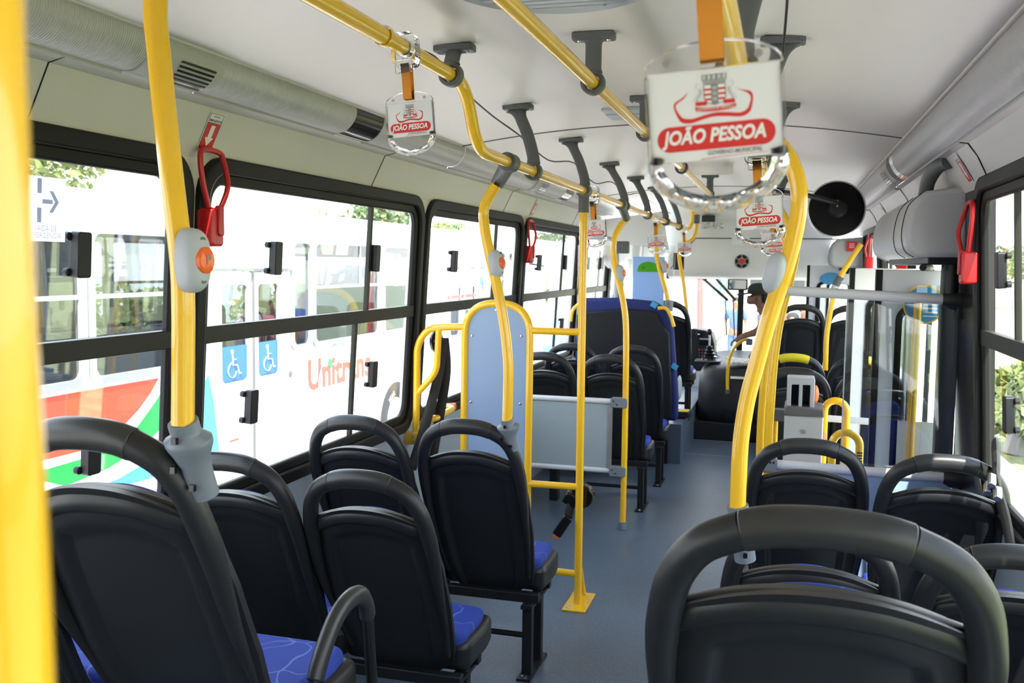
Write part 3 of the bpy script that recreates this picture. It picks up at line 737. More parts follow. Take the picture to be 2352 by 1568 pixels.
# curved floor pole at the half panel
P_ = [(1445, 497), (1424, 520), (1410, 555), (1411, 600), (1422, 650), (1433, 700), (1438, 760), (1437, 900), (1434, 1050), (1430, 1210)]
YP = 5.32*KR
t = pole('curved yellow floor pole clamped to the grey half panel', [PY(x, y, YP) for x, y in P_])
railclamp(t, (XL, 5.02*KR, LZ), PY(1438, 500, 5.25*KR)); clamp_on(t, PY(1430, 1206, YP), (0, 0, 1), 'socket', .026, .05, 'floor_socket')
stopbutton(PY(1424, 628, YP), (.97, -.2, .1), 'grey stop button on the floor pole of the half panel', -.2, .86)
# pole on the navy seat
P_ = [(1519, 505), (1508, 530), (1507, 570), (1512, 605), (1521, 640), (1530, 670), (1536, 700)]
YN = 7.2*KR
t = pole('curved yellow pole rising from the right shoulder of the navy seat', [PY(x, y, YN) for x, y in P_])
railclamp(t, (XL, 7.0*KR, LZ), PY(1519, 506, 7.15*KR)); stopbutton(PY(1526, 612, YN), (.97, -.2, .1), 'small grey stop button on the navy seat pole', -.25, .86)
clamp_on(t, PY(1536, 702, YN), (0, 0, 1), 'socket', .034, .09, 'seat_clamp')
# farthest left pole by the driver
P_ = [(1600, 490), (1599, 530), (1588, 550), (1566, 562), (1560, 580), (1562, 605), (1570, 650), (1576, 700), (1578, 730)]
t = pole('farthest yellow pole bending up to the ceiling near the driver', [PY(x, y, 9.1) for x, y in P_])
clamp_on(t, PY(1600, 503, 9.1), (0, 0, 1), 'bracket', .03, .08, 'ceiling_clamp')
# thick curved pole on the right
YR = 2.22
P_ = [(1765, 322), (1795, 338), (1822, 385), (1835, 440), (1832, 500), (1815, 580), (1790, 660), (1764, 740), (1737, 840), (1716, 920), (1702, 1010), (1697, 1090), (1694, 1168)]
t = pole('thick curved yellow pole on the right beside the strap handle', [V((XR, YR, RZ))]+[PY(x, y, YR) for x, y in P_])
socket(t, PY(1694, 1160, YR), PY(1712, 1285, YR+.02)); railclamp(t, (XR, YR, RZ), PY(1765, 322, YR))
stopbutton(PY(1780, 628, YR-.004), (-.45, -.89, -.05), 'plain grey oval housing on the thick right pole', .27, .8, False)
# two slimmer poles right behind it, at the partition
YQ = 4.08
P_ = [(1775, 455), (1800, 500), (1822, 545), (1826, 585), (1812, 650), (1790, 740), (1777, 830), (1770, 920), (1765, 1000), (1763, 1100), (1760, 1180), (1757, 1300)]
t = pole('yellow partition pole directly behind the thick right pole', [PY(x, y, YQ) for x, y in P_][:-1]+[V((.466, YQ, FZ))])
P_ = [(1790, 520), (1807, 560), (1808, 600), (1795, 660), (1773, 740), (1760, 830), (1752, 920), (1747, 1000), (1744, 1090)]
YQ2 = 4.5
pq = [PY(x, y, YQ2) for x, y in P_]
t = pole('second slim yellow pole showing left of the partition pole', pq+[V((pq[-1].x, YQ2, FZ))])
# ------------------------------------------------------------------ wheelchair bay frame
YW = 4.05*KR
def py(*a): return [PY(x, y, YW) for x, y in a]
t = thing('wheelchair_barrier', 'yellow tube frame with the blue grey backboard of the wheelchair bay', 'wheelchair frame', (-.3, YW, 0))
b_ = PZ(1325, 1392, FZ); xp = b_.x
yel(t, [V((xp, YW, FZ)), V((xp-.008, YW, LZ-.03))], .0185, 'post'); clamp_on(t, V((xp-.008, YW, LZ-.05)), (0, 0, 1), 'bracket', .025, .10, 'rail_socket')
m = MB(); m.prism(circ(XL, LZ, .033, 20), YW-.03, YW+.03); m.obj('rail_ring', 'bracket', t, bevel=.003)
m = MB(); m.bb(xp-.055, xp+.055, YW-.10, YW+.16, FZ, FZ+.009); m.obj('foot_plate', 'yellow', t, bevel=.002)
yel(t, [V((xp+.005, YW+.125, FZ+.009)), V((xp+.002, YW+.02, FZ+.20))], .010, 'stay')
for dy in (-.07, .13):
    m = MB(); m.ball((xp-.028, YW+dy, FZ+.010), (.012, .012, .007), 8, 5); m.obj('foot_bolt', 'screw', t)
arch = fillet(py((1212, 1105), (1219, 698), (1069, 695), (1064, 1130)), .155, 10)
yel(t, arch, .0175, 'arch_tube')
for nm, (a, b2) in (('top_rail', ((1221, 759), (1341, 763))), ('middle_rail', ((1213, 1110), (1326, 1118)))): yel(t, py(a, b2), .0165, nm)
yel(t, [V((-.88, YW, FZ+.16)), V((xp, YW, FZ+.15))], .0165, 'low_rail')
yel(t, [PY(1212, 1100, YW), V((-.61, YW, FZ+.15))], .0175, 'lower_post')
yel(t, fillet(py((1070, 750), (985, 752), (958, 790), (957, 900), (955, 1010)), .06, 6), .017, 'side_loop')
yel(t, fillet(py((1008, 753), (1003, 855), (957, 905)), .05, 6), .0155, 'inner_loop')
o = py((1214, 1135), (1217, 760))
m = MB(); A = arch; x0 = min(p.x for p in A)+.005; x1 = max(p.x for p in A)-.005; zt = max(p.z for p in A)-.005
out = rr(x0, x1, .02, zt, .10, 8)
out = [(x, max(z, .55)) for x, z in out]
m.prism(rr(x0, x1, .40, zt, .145, 8)[:18]+[(x0, .42), (x1, .42)], -.004, .004, (0, YW, 0)); m.obj('backboard', 'panelblue', t)
for x, y in ((1085, 770), (1198, 771), (1082, 922), (1195, 927), (1140, 712)):
    m = MB(); m.ball(PY(x, y, YW)+V((0, -.005, 0)), (.007, .004, .007), 8, 5); m.obj('rivet', 'screw', t)
m = MB(); q = PY(955, 1006, YW); m.bb(-1.235, min(q.x+.015, -1.10), YW-.02, YW+.03, q.z-.03, q.z+.03); m.obj('wall_bracket', 'yellow', t, bevel=.004)
for dz in (-.016, .016):
    m = MB(); m.ball((-1.19, YW-.021, q.z+dz), (.007, .004, .007), 8, 5); m.obj('bracket_bolt', 'screw', t)
# belts
t = thing('safety_belt', 'black belt hanging from a reel beside the wheelchair frame', 'safety belt', (-1.1, 4.65, 1.1))
m = MB(); m.ball((-1.16, 4.55, 1.10), (.035, .05, .06), 12, 8); m.obj('reel', 'black', t)
def web(t, pts, wd=.046, nm='webbing', u=(.85, .5, 0)):
    u = V(u).normalized(); m = MB(); m.strip([p-u*wd/2 for p in pts], [p+u*wd/2 for p in pts]); o = m.obj(nm, 'belt', t)
    sm = o.modifiers.new('thick', 'SOLIDIFY'); sm.thickness = .002
web(t, spl([V((-1.12, 4.55, 1.12)), V((-1.10, 4.53, .95)), V((-1.13, 4.52, .72)), V((-1.17, 4.50, .45))], 5), .05)
web(t, spl([V((-1.12, 4.53, 1.12)), V((-1.10, 4.42, .95)), V((-1.12, 4.30, .72)), V((-1.17, 4.24, .50))], 5), .05, 'lap_webbing')
m = MB(); m.prism(rr(-.03, .03, -.05, .05, .015), -.02, .02, (-1.14, 4.3, .60), (0, 1, 0), (0, 0, 1), (1, 0, 0)); m.obj('retractor', 'black', t, bevel=.006)
t = thing('safety_belt', 'black belt buckle with red tab hanging from the low rail of the frame', 'safety belt', (-.39, YW+.02, .38))
m = MB(); m.prism(circ(0, 0, .055, 20), -.03, .03, (-.36, YW+.07, .405), (1, 0, 0), (0, 0, 1), (0, 1, 0)); m.obj('reel', 'black', t, bevel=.006)
m = MB(); m.box((-.405, YW+.02, .395), (.07, .05, .06), Euler((0, .5, 0)).to_matrix()); m.obj('reel_cover', 'black', t, bevel=.008)
web(t, spl([V((-.40, YW, .38)), V((-.41, YW-.01, .33)), V((-.415, YW-.015, .29))], 4), .04, 'webbing', (1, .3, 0))
m = MB(); m.box((-.435, YW-.02, .275), (.045, .03, .11), Euler((0, .55, 0)).to_matrix()); m.obj('buckle', 'black', t, bevel=.006)
m = MB(); m.box((-.462, YW-.02, .222), (.036, .02, .012), Euler((0, .2, 0)).to_matrix()); m.obj('red_tab', 'orange', t)
# grey half panel
xh = PY(1411, 920, 5.32*KR).x; zh = PY(1411, 922, 5.32*KR).z; zl = PY(1411, 1081, 5.32*KR).z
t = thing('half_partition', 'low grey panel with pale rails behind the wheelchair bay', 'partition', (-.8, 5.32, .3))
yh = 5.32*KR
m = MB(); m.bb(-1.2, xh-.02, yh-.006, yh+.006, zl+.01, zh-.018); m.obj('panel', 'panelgrey', t)
for z, nm in ((zh, 'top_rail'), (zl, 'bottom_rail')):
    m = MB(); m.tube([V((-1.22, yh, z)), V((xh, yh, z))], .017, 12); m.obj(nm, 'greypaint', t)
m = MB(); m.bb(xh-.035, xh-.01, yh-.01, yh+.01, zl+.01, zh-.018); m.obj('edge_strip', 'alu', t)
for z in (zh-.004, zl):
    m = MB(); m.prism(rr(xh-.02, xh+.082, -.03, .03, .012), yh-.027, yh+.027, (0, 0, z)); m.obj('clamp', 'socket', t, bevel=.004)
    for dx in (xh, xh+.02):
        m = MB(); m.ball((dx, yh-.028, z+(.01 if dx < xh+.01 else -.01)), .005, 6, 4); m.obj('clamp_bolt', 'black', t)

# ------------------------------------------------------------------ strap handles with printed cards
def handle(label):
    t = thing('strap_handle', label, 'strap handle', group='clear strap handles with printed cards')
    # clear clip round the rail
    m = MB(); m.prism(rr(-.030, .030, -.046, .036, .018, 5), -.020, .020, (0, 0, 0), hole=rr(-.0205, .0205, -.0205, .0205, .0195, 5)); m.obj('rail_clip', 'acrylic', t, bevel=.002)
    m = MB(); m.bb(-.022, .022, -.026, -.019, -.062, -.03); m.obj('clip_buckle', 'acrylic', t, bevel=.002)
    m = MB(); m.bb(-.0108, .0108, -.012, -.0095, -.119, -.038); m.bb(-.0108, .0108, .0095, .012, -.119, -.038); m.bb(-.0108, .0108, -.012, .012, -.1215, -.119); m.obj('strap', 'strap', t)
    zt, w_ = -.103, .0605
    top = [(-w_, zt-.024)]+[(w_*math.cos(a), zt-.024+.024*math.sin(a)) for a in [PI*(1-i/14) for i in range(1, 14)]]+[(w_, zt-.024)]
    bot = [(w_, zt-.118), (.052, zt-.137), (.036, zt-.150), (.015, zt-.156), (-.015, zt-.156), (-.036, zt-.150), (-.052, zt-.137), (-w_, zt-.118)]
    # frame: upper plate, two arms and a scalloped grip
    m = MB(); m.prism(top[::-1], -.004, .004, hole=None) if False else None
    m.prism([(-w_, zt-.024)]+top[1:-1]+[(w_, zt-.024), (w_, zt-.0255), (-w_, zt-.0255)], -.004, .004); m.obj('top_plate', 'acrylic', t, bevel=.001)
    for s in (-1, 1):
        m = MB(); m.prism([(s*w_, zt-.028), (s*(w_-.0025), zt-.028), (s*(w_-.0025), zt-.103), (s*w_, zt-.103)], -.005, .005); m.obj('edge_bar', 'acrylic', t)
    g = [(-.0535, zt-.100), (-.0545, zt-.112), (-.047, zt-.1265), (-.033, zt-.137), (-.016, zt-.1430), (0, zt-.1445), (.016, zt-.1430), (.033, zt-.137), (.047, zt-.1265), (.0545, zt-.112), (.0535, zt-.100)]
    gp = spl([V((x, 0, z)) for x, z in g], 5); k = len(gp)
    m = MB(); m.tube(gp, [.0084+.0013*math.cos(i/k*2*PI*6) for i in range(k)], 12, ref=(0, 1, 0), rb=.0075); m.obj('grip', 'acrylic', t, ang=60)
    for x, z in ((-.040, zt-.017), (.040, zt-.017), (-.041, zt-.131), (.041, zt-.131)):
        m = MB(); m.lathe([(.0036, -.003), (.0036, .001), (0, .0012)], 10, Matrix.Translation((x, -.0042, z)) @ Euler((PI/2, 0, 0)).to_matrix().to_4x4()); m.obj('screw', 'screw', t)
    cz0, cz1 = zt-.1055, zt-.0255
    m = MB(); m.bb(-.058, .058, -.003, .003, cz0, cz1); cd = m.obj('card', 'card', t)
    # printing, laid out on a 0..100 by 0..75 sheet
    sx = .116/100; o = V((-.058, -.0032, cz0)); U = V((sx, 0, 0)); W = V((0, 0, (cz1-cz0)/69))
    fy = lambda y: 29+.785*(y-26.5) if y > 26 else y
    def flat(mb, pts, d=0, mi=0): mb.mi = mi; mb.poly([(x, fy(y)) for x, y in pts], 0, o+V((0, -.00012*d, 0)), U, W, (0, -1, 0))
    def band(mb, A, B, d=0, mi=0):
        mb.mi = mi; mb.strip([o+U*x+W*fy(y)+V((0, -.00012*d, 0)) for x, y in A], [o+U*x+W*fy(y)+V((0, -.00012*d, 0)) for x, y in B])
    m = MB()
    m.poly(rr(5.5, 94.5, 8, 27.5, 9.6, 8), 0, o, U, W, (0, -1, 0))
    # open ribbon around the crest
    ax = spl2([(31, 57), (26, 52), (20, 47.5), (19.5, 42), (22, 33), (25, 28), (32, 26.5), (42, 29.5), (50, 31), (60, 30), (70, 28.5), (76, 32), (78, 38), (79, 47), (77, 52), (70, 54.5), (65, 58)], 5)
    bx = spl2([(31, 57), (27, 51), (21.5, 46.5), (21, 42), (24.5, 34), (28, 31.5), (34, 31), (43, 33.5), (51, 34.8), (60, 34), (69, 32.5), (74, 35), (76, 39), (77.3, 46), (75, 50.5), (70, 53.8), (65, 58)], 5)
    band(m, ax, bx, 0, 0)
    # scroll and plinths
    band(m, [(36, 37.5), (43, 36.3), (52, 36), (60, 36.6), (66, 38)], [(35.4, 41.6), (43, 40.4), (52, 40.1), (60, 40.6), (66.4, 42)], 2, 0)
    for a in ((36, 42.5, 44.5, 46.5), (57, 42.5, 65.5, 46.5)): flat(m, [(a[0], a[1]), (a[2], a[1]), (a[2], a[3]), (a[0], a[3])], 1, 0)
    flat(m, [(42.5, 62), (59, 62), (59, 49), (57, 44.5), (50.7, 42), (44.5, 44.5), (42.5, 49)], 2, 4)
    flat(m, [(43, 61.6), (58.5, 61.6), (58.5, 49), (56.6, 45), (50.7, 42.6), (44.9, 45), (43, 49)], 3, 3)
    for y in (57.4, 52.6, 47.8): flat(m, [(43, y-1.1), (58.5, y-1.1), (58.5, y+1.1), (43, y+1.1)], 4, 0)
    flat(m, [(48, 61.6), (53.4, 61.6), (53.4, 43), (48, 43)], 5, 1)
    for y in (58.5, 53.2, 47.9): flat(m, circ(50.7, y, 1.7, 10), 6, 2); flat(m, circ(50.7, y, .7, 8), 7, 4)
    # mural crown
    for i in range(5): x = 41.6+i*3.75; flat(m, [(x, 66.5), (x+3.2, 66.5), (x+3.3, 72), (x-.1, 72)], 3, 1); flat(m, [(x+.6, 67), (x+2.6, 67), (x+2.6, 71.4), (x+.6, 71.4)], 4, 2)
    flat(m, [(42.6, 63), (59, 63), (60, 67.2), (41.6, 67.2)], 2, 5); flat(m, [(42.6, 62.4), (59, 62.4), (59, 63.2), (42.6, 63.2)], 4, 1)
    # sea beasts as grey outline curls
    for s in (-1, 1):
        q = spl2([(50.7+s*x, y) for x, y in ((9.5, 62), (12, 64), (14, 61), (12, 58), (11.5, 54), (14.5, 50), (15.5, 46.5), (12, 45))], 4)
        band(m, q, [(x+s*.8, y+.25) for x, y in q], 1, 2)
        q = spl2([(50.7+s*x, y) for x, y in ((10.5, 59), (10.2, 54), (12.6, 49.5), (13.6, 47), (11.5, 47.5))], 4); band(m, q, [(x+s*.5, y+.2) for x, y in q], 1, 1)
    band(m, spl2([(38, 1.2), (60, 2.2), (88, 2.6)], 5), spl2([(38, .5), (60, 1.7), (88, 2.3)], 5), 0, 0)
    m.obj('emblem', ['signred', 'inkgrey', 'paleink', 'signwhite', 'ink', 'midink'], cd, merge=False)
    text('JOÃO PESSOA', .0170, 'title', 'signwhite', cd, o+U*10.5+W*13.8+V((0, -.0004, 0)), (1, 0, 0), (0, 0, 1), shear=.22, bold=.034, width=U.length*78.5)
    text('GOVERNO MUNICIPAL', .0056, 'subtitle', 'inkgrey', cd, o+U*43+W*3.6+V((0, -.0003, 0)), (1, 0, 0), (0, .0, 1), shear=.2, bold=.02, width=U.length*41)
    text('INTREPIDA & ORIGINE', .0030, 'motto', 'signwhite', cd, o+U*37+W*fy(37.8)+V((0, -.0006, 0)), (1, 0, 0), (0, 0, 1), width=U.length*28)
    return freeze(t)
h0 = handle('large near strap handle with municipal crest card on an orange strap')
TILT = -R(4.5)
pb = PY(1628, 0, .93)
h0.location = (XR+.004, .885, RZ); h0.rotation_euler = (0, TILT, R(2))
for loc, rz, l in (((XL, 2.05*KR, HZ), 2, 'strap handle on the left rail just before it steps down'), ((XL, 4.24*KR, LZ), -12, 'strap handle half hidden by the straight pole of the wheelchair frame'), ((XL, 6.37*KR, LZ), 2, 'far strap handle hanging above the navy seat'), ((XL, 8.2*KR, LZ), 0, 'farthest strap handle on the left rail near the front bulkhead'),
                ((XR, 2.52, RZ), 2, 'strap handle hanging directly below the large near one on the right rail'), ((XR, 5.2, RZ), 2, 'small strap handle mostly behind the thick right pole, upper one'), ((XR, 7.0, RZ), 0, 'smallest strap handle behind the thick right pole, lowest one')):
    dup(h0, loc, l, (0, TILT, R(rz)))
# ------------------------------------------------------------------ emergency stickers and levers
def sticker(s, y, label, tl=None):
    """exit arrow sticker lying on the sloping panel above the windows"""
    P = PROF[s]; a = V((P[0][0], y, P[0][1])); b_ = V((P[1][0], y, P[1][1])) if s < 0 else V((P[2][0], y, P[2][1]))
    v = (b_-a).normalized(); u = V((0, 1, 0)) if s < 0 else V((0, -1, 0)); n = u.cross(v); n = n if n.x*s < 0 else -n
    o = a+v*.030+n*.002
    t = thing('exit_sticker', label, 'sticker', o, group='emergency exit arrow stickers')
    W_, H_ = .074, .118
    m = MB(); m.prism([(0, 0), (W_, 0), (W_, H_), (0, H_)], 0, .0008, o, u, v, n); m.obj('backing', 'signwhite', t)
    m = MB(); m.poly([(.004, .004), (W_-.004, .004), (W_-.004, .086), (.004, .086)], .0012, o, u, v, n); m.obj('red_field', 'signred', t)
    m = MB()
    for q in ([(.003, .003), (W_-.003, .003), (W_-.003, .0045), (.003, .0045)], [(.003, .1135), (W_-.003, .1135), (W_-.003, .115), (.003, .115)], [(.003, .003), (.0045, .003), (.0045, .115), (.003, .115)], [(W_-.0045, .003), (W_-.003, .003), (W_-.003, .115), (W_-.0045, .115)], [(.003, .085), (W_-.003, .085), (W_-.003, .0862), (.003, .0862)]):
        m.poly(q, .0014, o, u, v, n)
    m.obj('border', 'ink', t)
    c = W_/2
    m = MB(); m.poly([(c, .012), (c+.021, .040), (c+.010, .040), (c+.010, .078), (c-.010, .078), (c-.010, .040), (c-.021, .040)], .0018, o, u, v, n); m.obj('arrow', 'signwhite', t)
    text('EMERGÊNCIA', .0105, 'lettering', 'ink', t, o+u*c+v*.0895+n*.0014, u, v, 'CENTER', bold=.01, width=.063)
    text('SAÍDA DE', .008, 'lettering', 'ink', t, o+u*c+v*.1035+n*.0014, u, v, 'CENTER', width=.032)
sticker(-1, 2.50, 'red exit arrow sticker above the left red lever in the foreground')
sticker(-1, 6.33, 'small red exit arrow sticker above the second left red lever')
sticker(1, 3.78, 'red exit arrow sticker over the right window, near the panel seam')
sticker(1, 6.6, 'distant red exit arrow sticker past the grey door mechanism cover')
def lever(s, y, z, label):
    t = thing('emergency_lever', label, 'emergency lever', (s*1.17, y, z), group='red window release levers')
    X = s*(wx(z)-.008)
    m = MB(); m.prism(rr(-.032, .032, -.062, .055, .014, 5), 0, .055, (X, y, z), (0, 1, 0), (0, 0, 1), (-s, 0, 0)); m.obj('box', 'red', t, bevel=.008, seg=3)
    m = MB(); m.prism(rr(-.014, .014, -.03, .062, .008, 4), .045, .062, (X, y+.01, z), (0, 1, 0), (0, 0, 1), (-s, 0, 0)); m.obj('latch_cover', 'red', t, bevel=.004)
    p = spl([V((X-s*.035, y-.018, z+.05)), V((X-s*.035, y-.045, z+.12)), V((X-s*.035, y-.058, z+.19)), V((X-s*.035, y-.045, z+.222)), V((X-s*.035, y+.040, z+.222)), V((X-s*.04, y+.056, z+.195)), V((X-s*.06, y+.045, z+.12)), V((X-s*.05, y+.018, z+.05))], 5)
    m = MB(); m.tube(p, .0085, 10); m.obj('loop_handle', 'red', t)
for s, y, z, l in ((-1, 2.55, 1.60, 'red release lever between the foreground window and the wide left window'), (-1, 6.31, 1.565, 'red release lever between the third and fourth left windows'), (-1, 8.14, 1.56, 'red release lever mostly behind the straight wheelchair frame pole'),
                   (1, 3.70, 1.51, 'bright red release lever at the right beside the window pillar'), (1, 5.72, 1.54, 'red release lever half hidden by the grey door mechanism cover'), (1, 7.9, 1.53, 'farthest right red release lever near the front door')): lever(s, y, z, l)
# notice on the glass of the foreground window
def wnotice():
    X = -1.19; a = PX(60, 553, X); b_ = PX(148, 412, X)
    t = thing('exit_notice', 'pale exit notice with a grey arrow stuck on the foreground left window', 'notice', a)
    u, v, n = V((0, 1, 0)), V((.055, 0, 1)).normalized(), V((1, 0, -.055)).normalized()
    o = V((-wx(a.z)+.0, a.y, a.z))+n*-.009; W_ = b_.y-a.y; H_ = b_.z-a.z
    m = MB(); m.prism([(0, 0), (W_, 0), (W_, H_), (0, H_)], 0, .0006, o, u, v, n); m.obj('sheet', 'film', t)
    m = MB(); g = lambda q: m.poly([(x*W_, y*H_) for x, y in q], .001, o, u, v, n)
    g([(.27, .29), (.38, .29), (.38, .52), (.27, .52)]); g([(.27, .74), (.38, .74), (.38, .97), (.27, .97)])
    g([(.40, .585), (.66, .585), (.66, .655), (.40, .655)]); g([(.57, .79), (.67, .79), (.82, .62), (.72, .62)]); g([(.57, .45), (.67, .45), (.82, .62), (.72, .62)])
    m.obj('arrow', 'filmgrey', t, merge=False)
    text('SAÍDA DE', .020, 'lettering', 'filmgrey', t, o+u*W_*.5+v*H_*.16+n*.001, u, v, 'CENTER', width=W_*.55)
    text('EMERGÊNCIA', .020, 'lettering', 'filmgrey', t, o+u*W_*.5+v*H_*.05+n*.001, u, v, 'CENTER', width=W_*.78)
wnotice()
t = thing('exit_lettering', 'faint grey exit lettering on the glass of the wide left window', 'lettering', (-1.19, 2.8, 1.6))
text('SAÍDA', .05, 'letters', 'film', t, PX(545, 597, -1.212), (0, 1, 0), (.055, 0, 1), width=.22)
# wheelchair sign low on the left wall
t = thing('wheelchair_sign', 'white and blue wheelchair sign low on the wall behind the belt', 'sign', (-1.24, 4.3, .6))
o = PX(978, 1048, -1.235); o.x = -1.238; u, v, n = V((0, 1, 0)), V((0, 0, 1)), V((1, 0, 0))
m = MB(); m.prism([(0, 0), (.17, 0), (.17, .135), (0, .135)], 0, .001, o, u, v, n); m.obj('sheet', 'signwhite', t)
m = MB(); m.poly([(.015, -.0), (.15, -.0), (.15, .105), (.015, .105)], .0016, o, u, v, n); m.obj('blue_field', 'blue', t)
def wheelchair_icon(parent, o, u, v, n, k, mt='signwhite', name='pictogram'):
    m = MB(); o, u, v, n = V(o), V(u), V(v), V(n); T = lambda q: [o+u*(x*k)+v*(y*k)+n*.002 for x, y in q]
    m.prism(circ(.42*k, .88*k, .075*k, 14), .001, .003, o, u, v, n)
    for q, w_ in (([(.42, .78), (.44, .45), (.68, .45), (.80, .15), (.90, .18)], .04), ([(.43, .63), (.64, .63)], .03), (spl2([(.36, .55), (.20, .40), (.18, .22), (.33, .08), (.52, .08), (.64, .24)], 5), .03)):
        m.tube(T(q), w_*k, 6, ref=tuple(n), rb=.001)
    return m.obj(name, mt, parent)
wheelchair_icon(t, o+u*.03-v*.03, u, v, n, .13)
t = thing('wall_rail', 'short yellow grab handle on the left wall behind the safety belt', 'grab handle', (-1.1, 4.4, .75))
m = MB(); m.tube(fillet([V((-1.24, 4.48, .70)), V((-1.14, 4.48, .715)), V((-1.14, 4.78, .73)), V((-1.24, 4.78, .73))], .05), .017, 12); m.obj('tube', 'yellow', t)
m = MB(); m.tube([V((-1.20, 4.79, .73)), V((-1.14, 4.80, .735))], .019, 10); m.obj('end_cap', 'orange', t)
# floor hatches
t = thing('floor_hatch', 'rectangular floor hatch with a thin metal edge in the aisle', 'floor hatch', (-.05, 8.1, 0))
m = MB(); m.bb(-.37, .165, 8.19, 8.88, FZ, FZ+.004); m.obj('plate', 'floor', t)
m = MB(); m.prism(rr(-.38, .175, 8.18, 8.89, .01), FZ, FZ+.006, (0, 0, 0), (1, 0, 0), (0, 1, 0), (0, 0, 1), hole=rr(-.368, .163, 8.192, 8.878, .01)); m.obj('edge_strip', 'alu', t)
t = thing('inspection_disc', 'round grey floor cap beside the legs of the aisle seat', 'floor cap', (-.53, 3.9, 0))
q = PZ(1050, 1402, FZ); m = MB(); m.lathe([(.06, 0), (.06, .004), (.045, .007), (0, .006)], 24, Matrix.Translation(q)); m.obj('disc', 'bracket', t)

# ------------------------------------------------------------------ right partition, door leaves, validator
YQ = 4.08
t = thing('rail_partition', 'pale tube partition with a clear screen and blue grey lower panel on the right', 'partition', (.8, YQ, 0))
a, b_ = PY(1812, 668, YQ), PY(2206, 697, YQ)
m = MB(); m.tube([V((.50, YQ, a.z)), V((.56, YQ-.005, a.z)), V((1.165, YQ, a.z-.022))], .0205, 14); m.obj('top_rail', 'greypaint', t)
a2 = PY(1782, 1066, YQ)
m = MB(); m.tube([V((.48, YQ, a2.z)), V((1.20, YQ, a2.z-.008))], .0205, 14); m.obj('lower_rail', 'greypaint', t)
m = MB(); m.bb(.52, 1.19, YQ-.006, YQ+.006, .18, a2.z-.02); m.obj('panel', 'panelblue', t)
for z, x in ((a.z-.001, .497), (a2.z, .484)):
    m = MB(); m.prism(rr(x-.035, x+.040, -.030, .030, .010), YQ-.031, YQ+.031, (0, 0, z)); m.obj('clamp', 'socket', t, bevel=.004)
    for dx in (-.012, .012, .026):
        m = MB(); m.ball((x+dx, YQ-.032, z+(.012 if dx > 0 else -.012)), .0045, 6, 4); m.obj('clamp_bolt', 'black', t)
for z, x in ((a.z-.022, 1.165), (a2.z-.01, 1.20)):
    m = MB(); m.lathe([(0, -.05), (.022, -.05), (.038, -.02), (.042, .02), (.03, .04), (0, .05)], 16, Matrix.Translation((x+.01, YQ, z)) @ Euler((0, PI/2, 0)).to_matrix().to_4x4()); m.obj('wall_flange', 'blackm', t)
    m = MB(); m.bb(x+.012, x+.035, YQ-.03, YQ+.045, z-.075, z+.075); m.obj('flange_plate', 'blackm', t, bevel=.006)
m = MB(); zz0, zz1 = a2.z-.01, 1.435
m.bb(.768, 1.17, YQ+.028, YQ+.036, zz0, a.z+.0) if False else m.bb(.776, 1.18, YQ+.028, YQ+.034, zz0, 1.36); m.obj('clear_screen', 'pglass', t)
m = MB(); m.bb(.772, .777, YQ+.027, YQ+.035, zz0, 1.36); m.obj('screen_edge', 'lgrey', t)
m = MB(); m.bb(1.075, 1.12, YQ+.036, YQ+.042, zz0, zz1); m.bb(1.035, 1.075, YQ+.036, YQ+.040, zz0, zz1); m.obj('screen_stiffener', 'pglass', t)
# door leaves folded inward
def leaf(name, y, x0, x1, z0, z1, label, face, icons=True):
    t = thing(name, label, 'door', (x0, y, z0), kind='structure')
    fx = x1-x0
    m = MB(); m.prism([(x0, z0), (x1, z0), (x1, z1), (x0, z1)], -.018, .018, (0, y, 0), hole=None) if False else None
    H_ = rr(x0+.075, x1-.07, z0+.30, z1-.155, .06, 6)
    m.prism(rr(x0, x1, z0, z1, .012, 6), -.018, .018, (0, y, 0), hole=H_); m.obj('panel', 'doorwhite', t, bevel=.003)
    m = MB(); m.prism(rr(x0+.062, x1-.057, z0+.287, z1-.142, .07, 6), -.024, .024, (0, y, 0), hole=rr(x0+.088, x1-.083, z0+.313, z1-.168, .05, 6)); m.obj('seal', 'rubber', t)
    m = MB(); m.poly([(x0+.08, z0+.30), (x1-.07, z0+.30), (x1-.07, z1-.16), (x0+.08, z1-.16)], 0, (0, y, 0)); m.obj('glass_pane', 'pglass', t)
    m = MB(); m.bb(x0-.022, x0+.004, y-.022, y+.022, z0, z1); m.bb(x1-.004, x1+.02, y-.022, y+.022, z0, z1); m.obj('edge_rubber', 'rubber', t)
    return t
t = leaf('door_1', 4.32, .918, 1.235, -.30, 1.495, 'white door leaf folded inward behind the clear screen, with a yellow bar', -1)
m = MB(); m.tube([V((1.062, 4.285, 1.37)), V((1.056, 4.285, .30))], .0165, 12); m.obj('grab_bar', 'yellow', t)
m = MB(); m.prism(circ(0, 0, .080, 28, .082), 0, .001, (1.085, 4.292, 1.352), (1, 0, 0), (0, 0, 1), (0, -1, 0), hole=circ(0, 0, .073, 28, .075)); m.obj('sticker_rim', 'yellow', t)
m = MB(); m.prism(circ(0, 0, .073, 28, .075), 0, .0008, (1.085, 4.292, 1.352), (1, 0, 0), (0, 0, 1), (0, -1, 0)); m.obj('blue_sticker', 'busblue', t)
for k in range(4):
    m = MB(); m.bb(1.085, 1.14, 4.2895, 4.291, 1.302+k*.016, 1.307+k*.016); m.obj('sticker_line', 'signwhite', t)
m = MB(); m.bb(.995, 1.165, 4.296, 4.299, .62, .86); m.obj('white_notice', 'signwhite', t)
t = leaf('door_2', 5.32, .875, 1.24, -.30, 1.50, 'white door leaf folded at the far side of the middle doorway', -1)
t = leaf('door_3', 9.2, .74, 1.2, -.30, 1.52, 'white leaf of the front door beyond the front seats', -1)
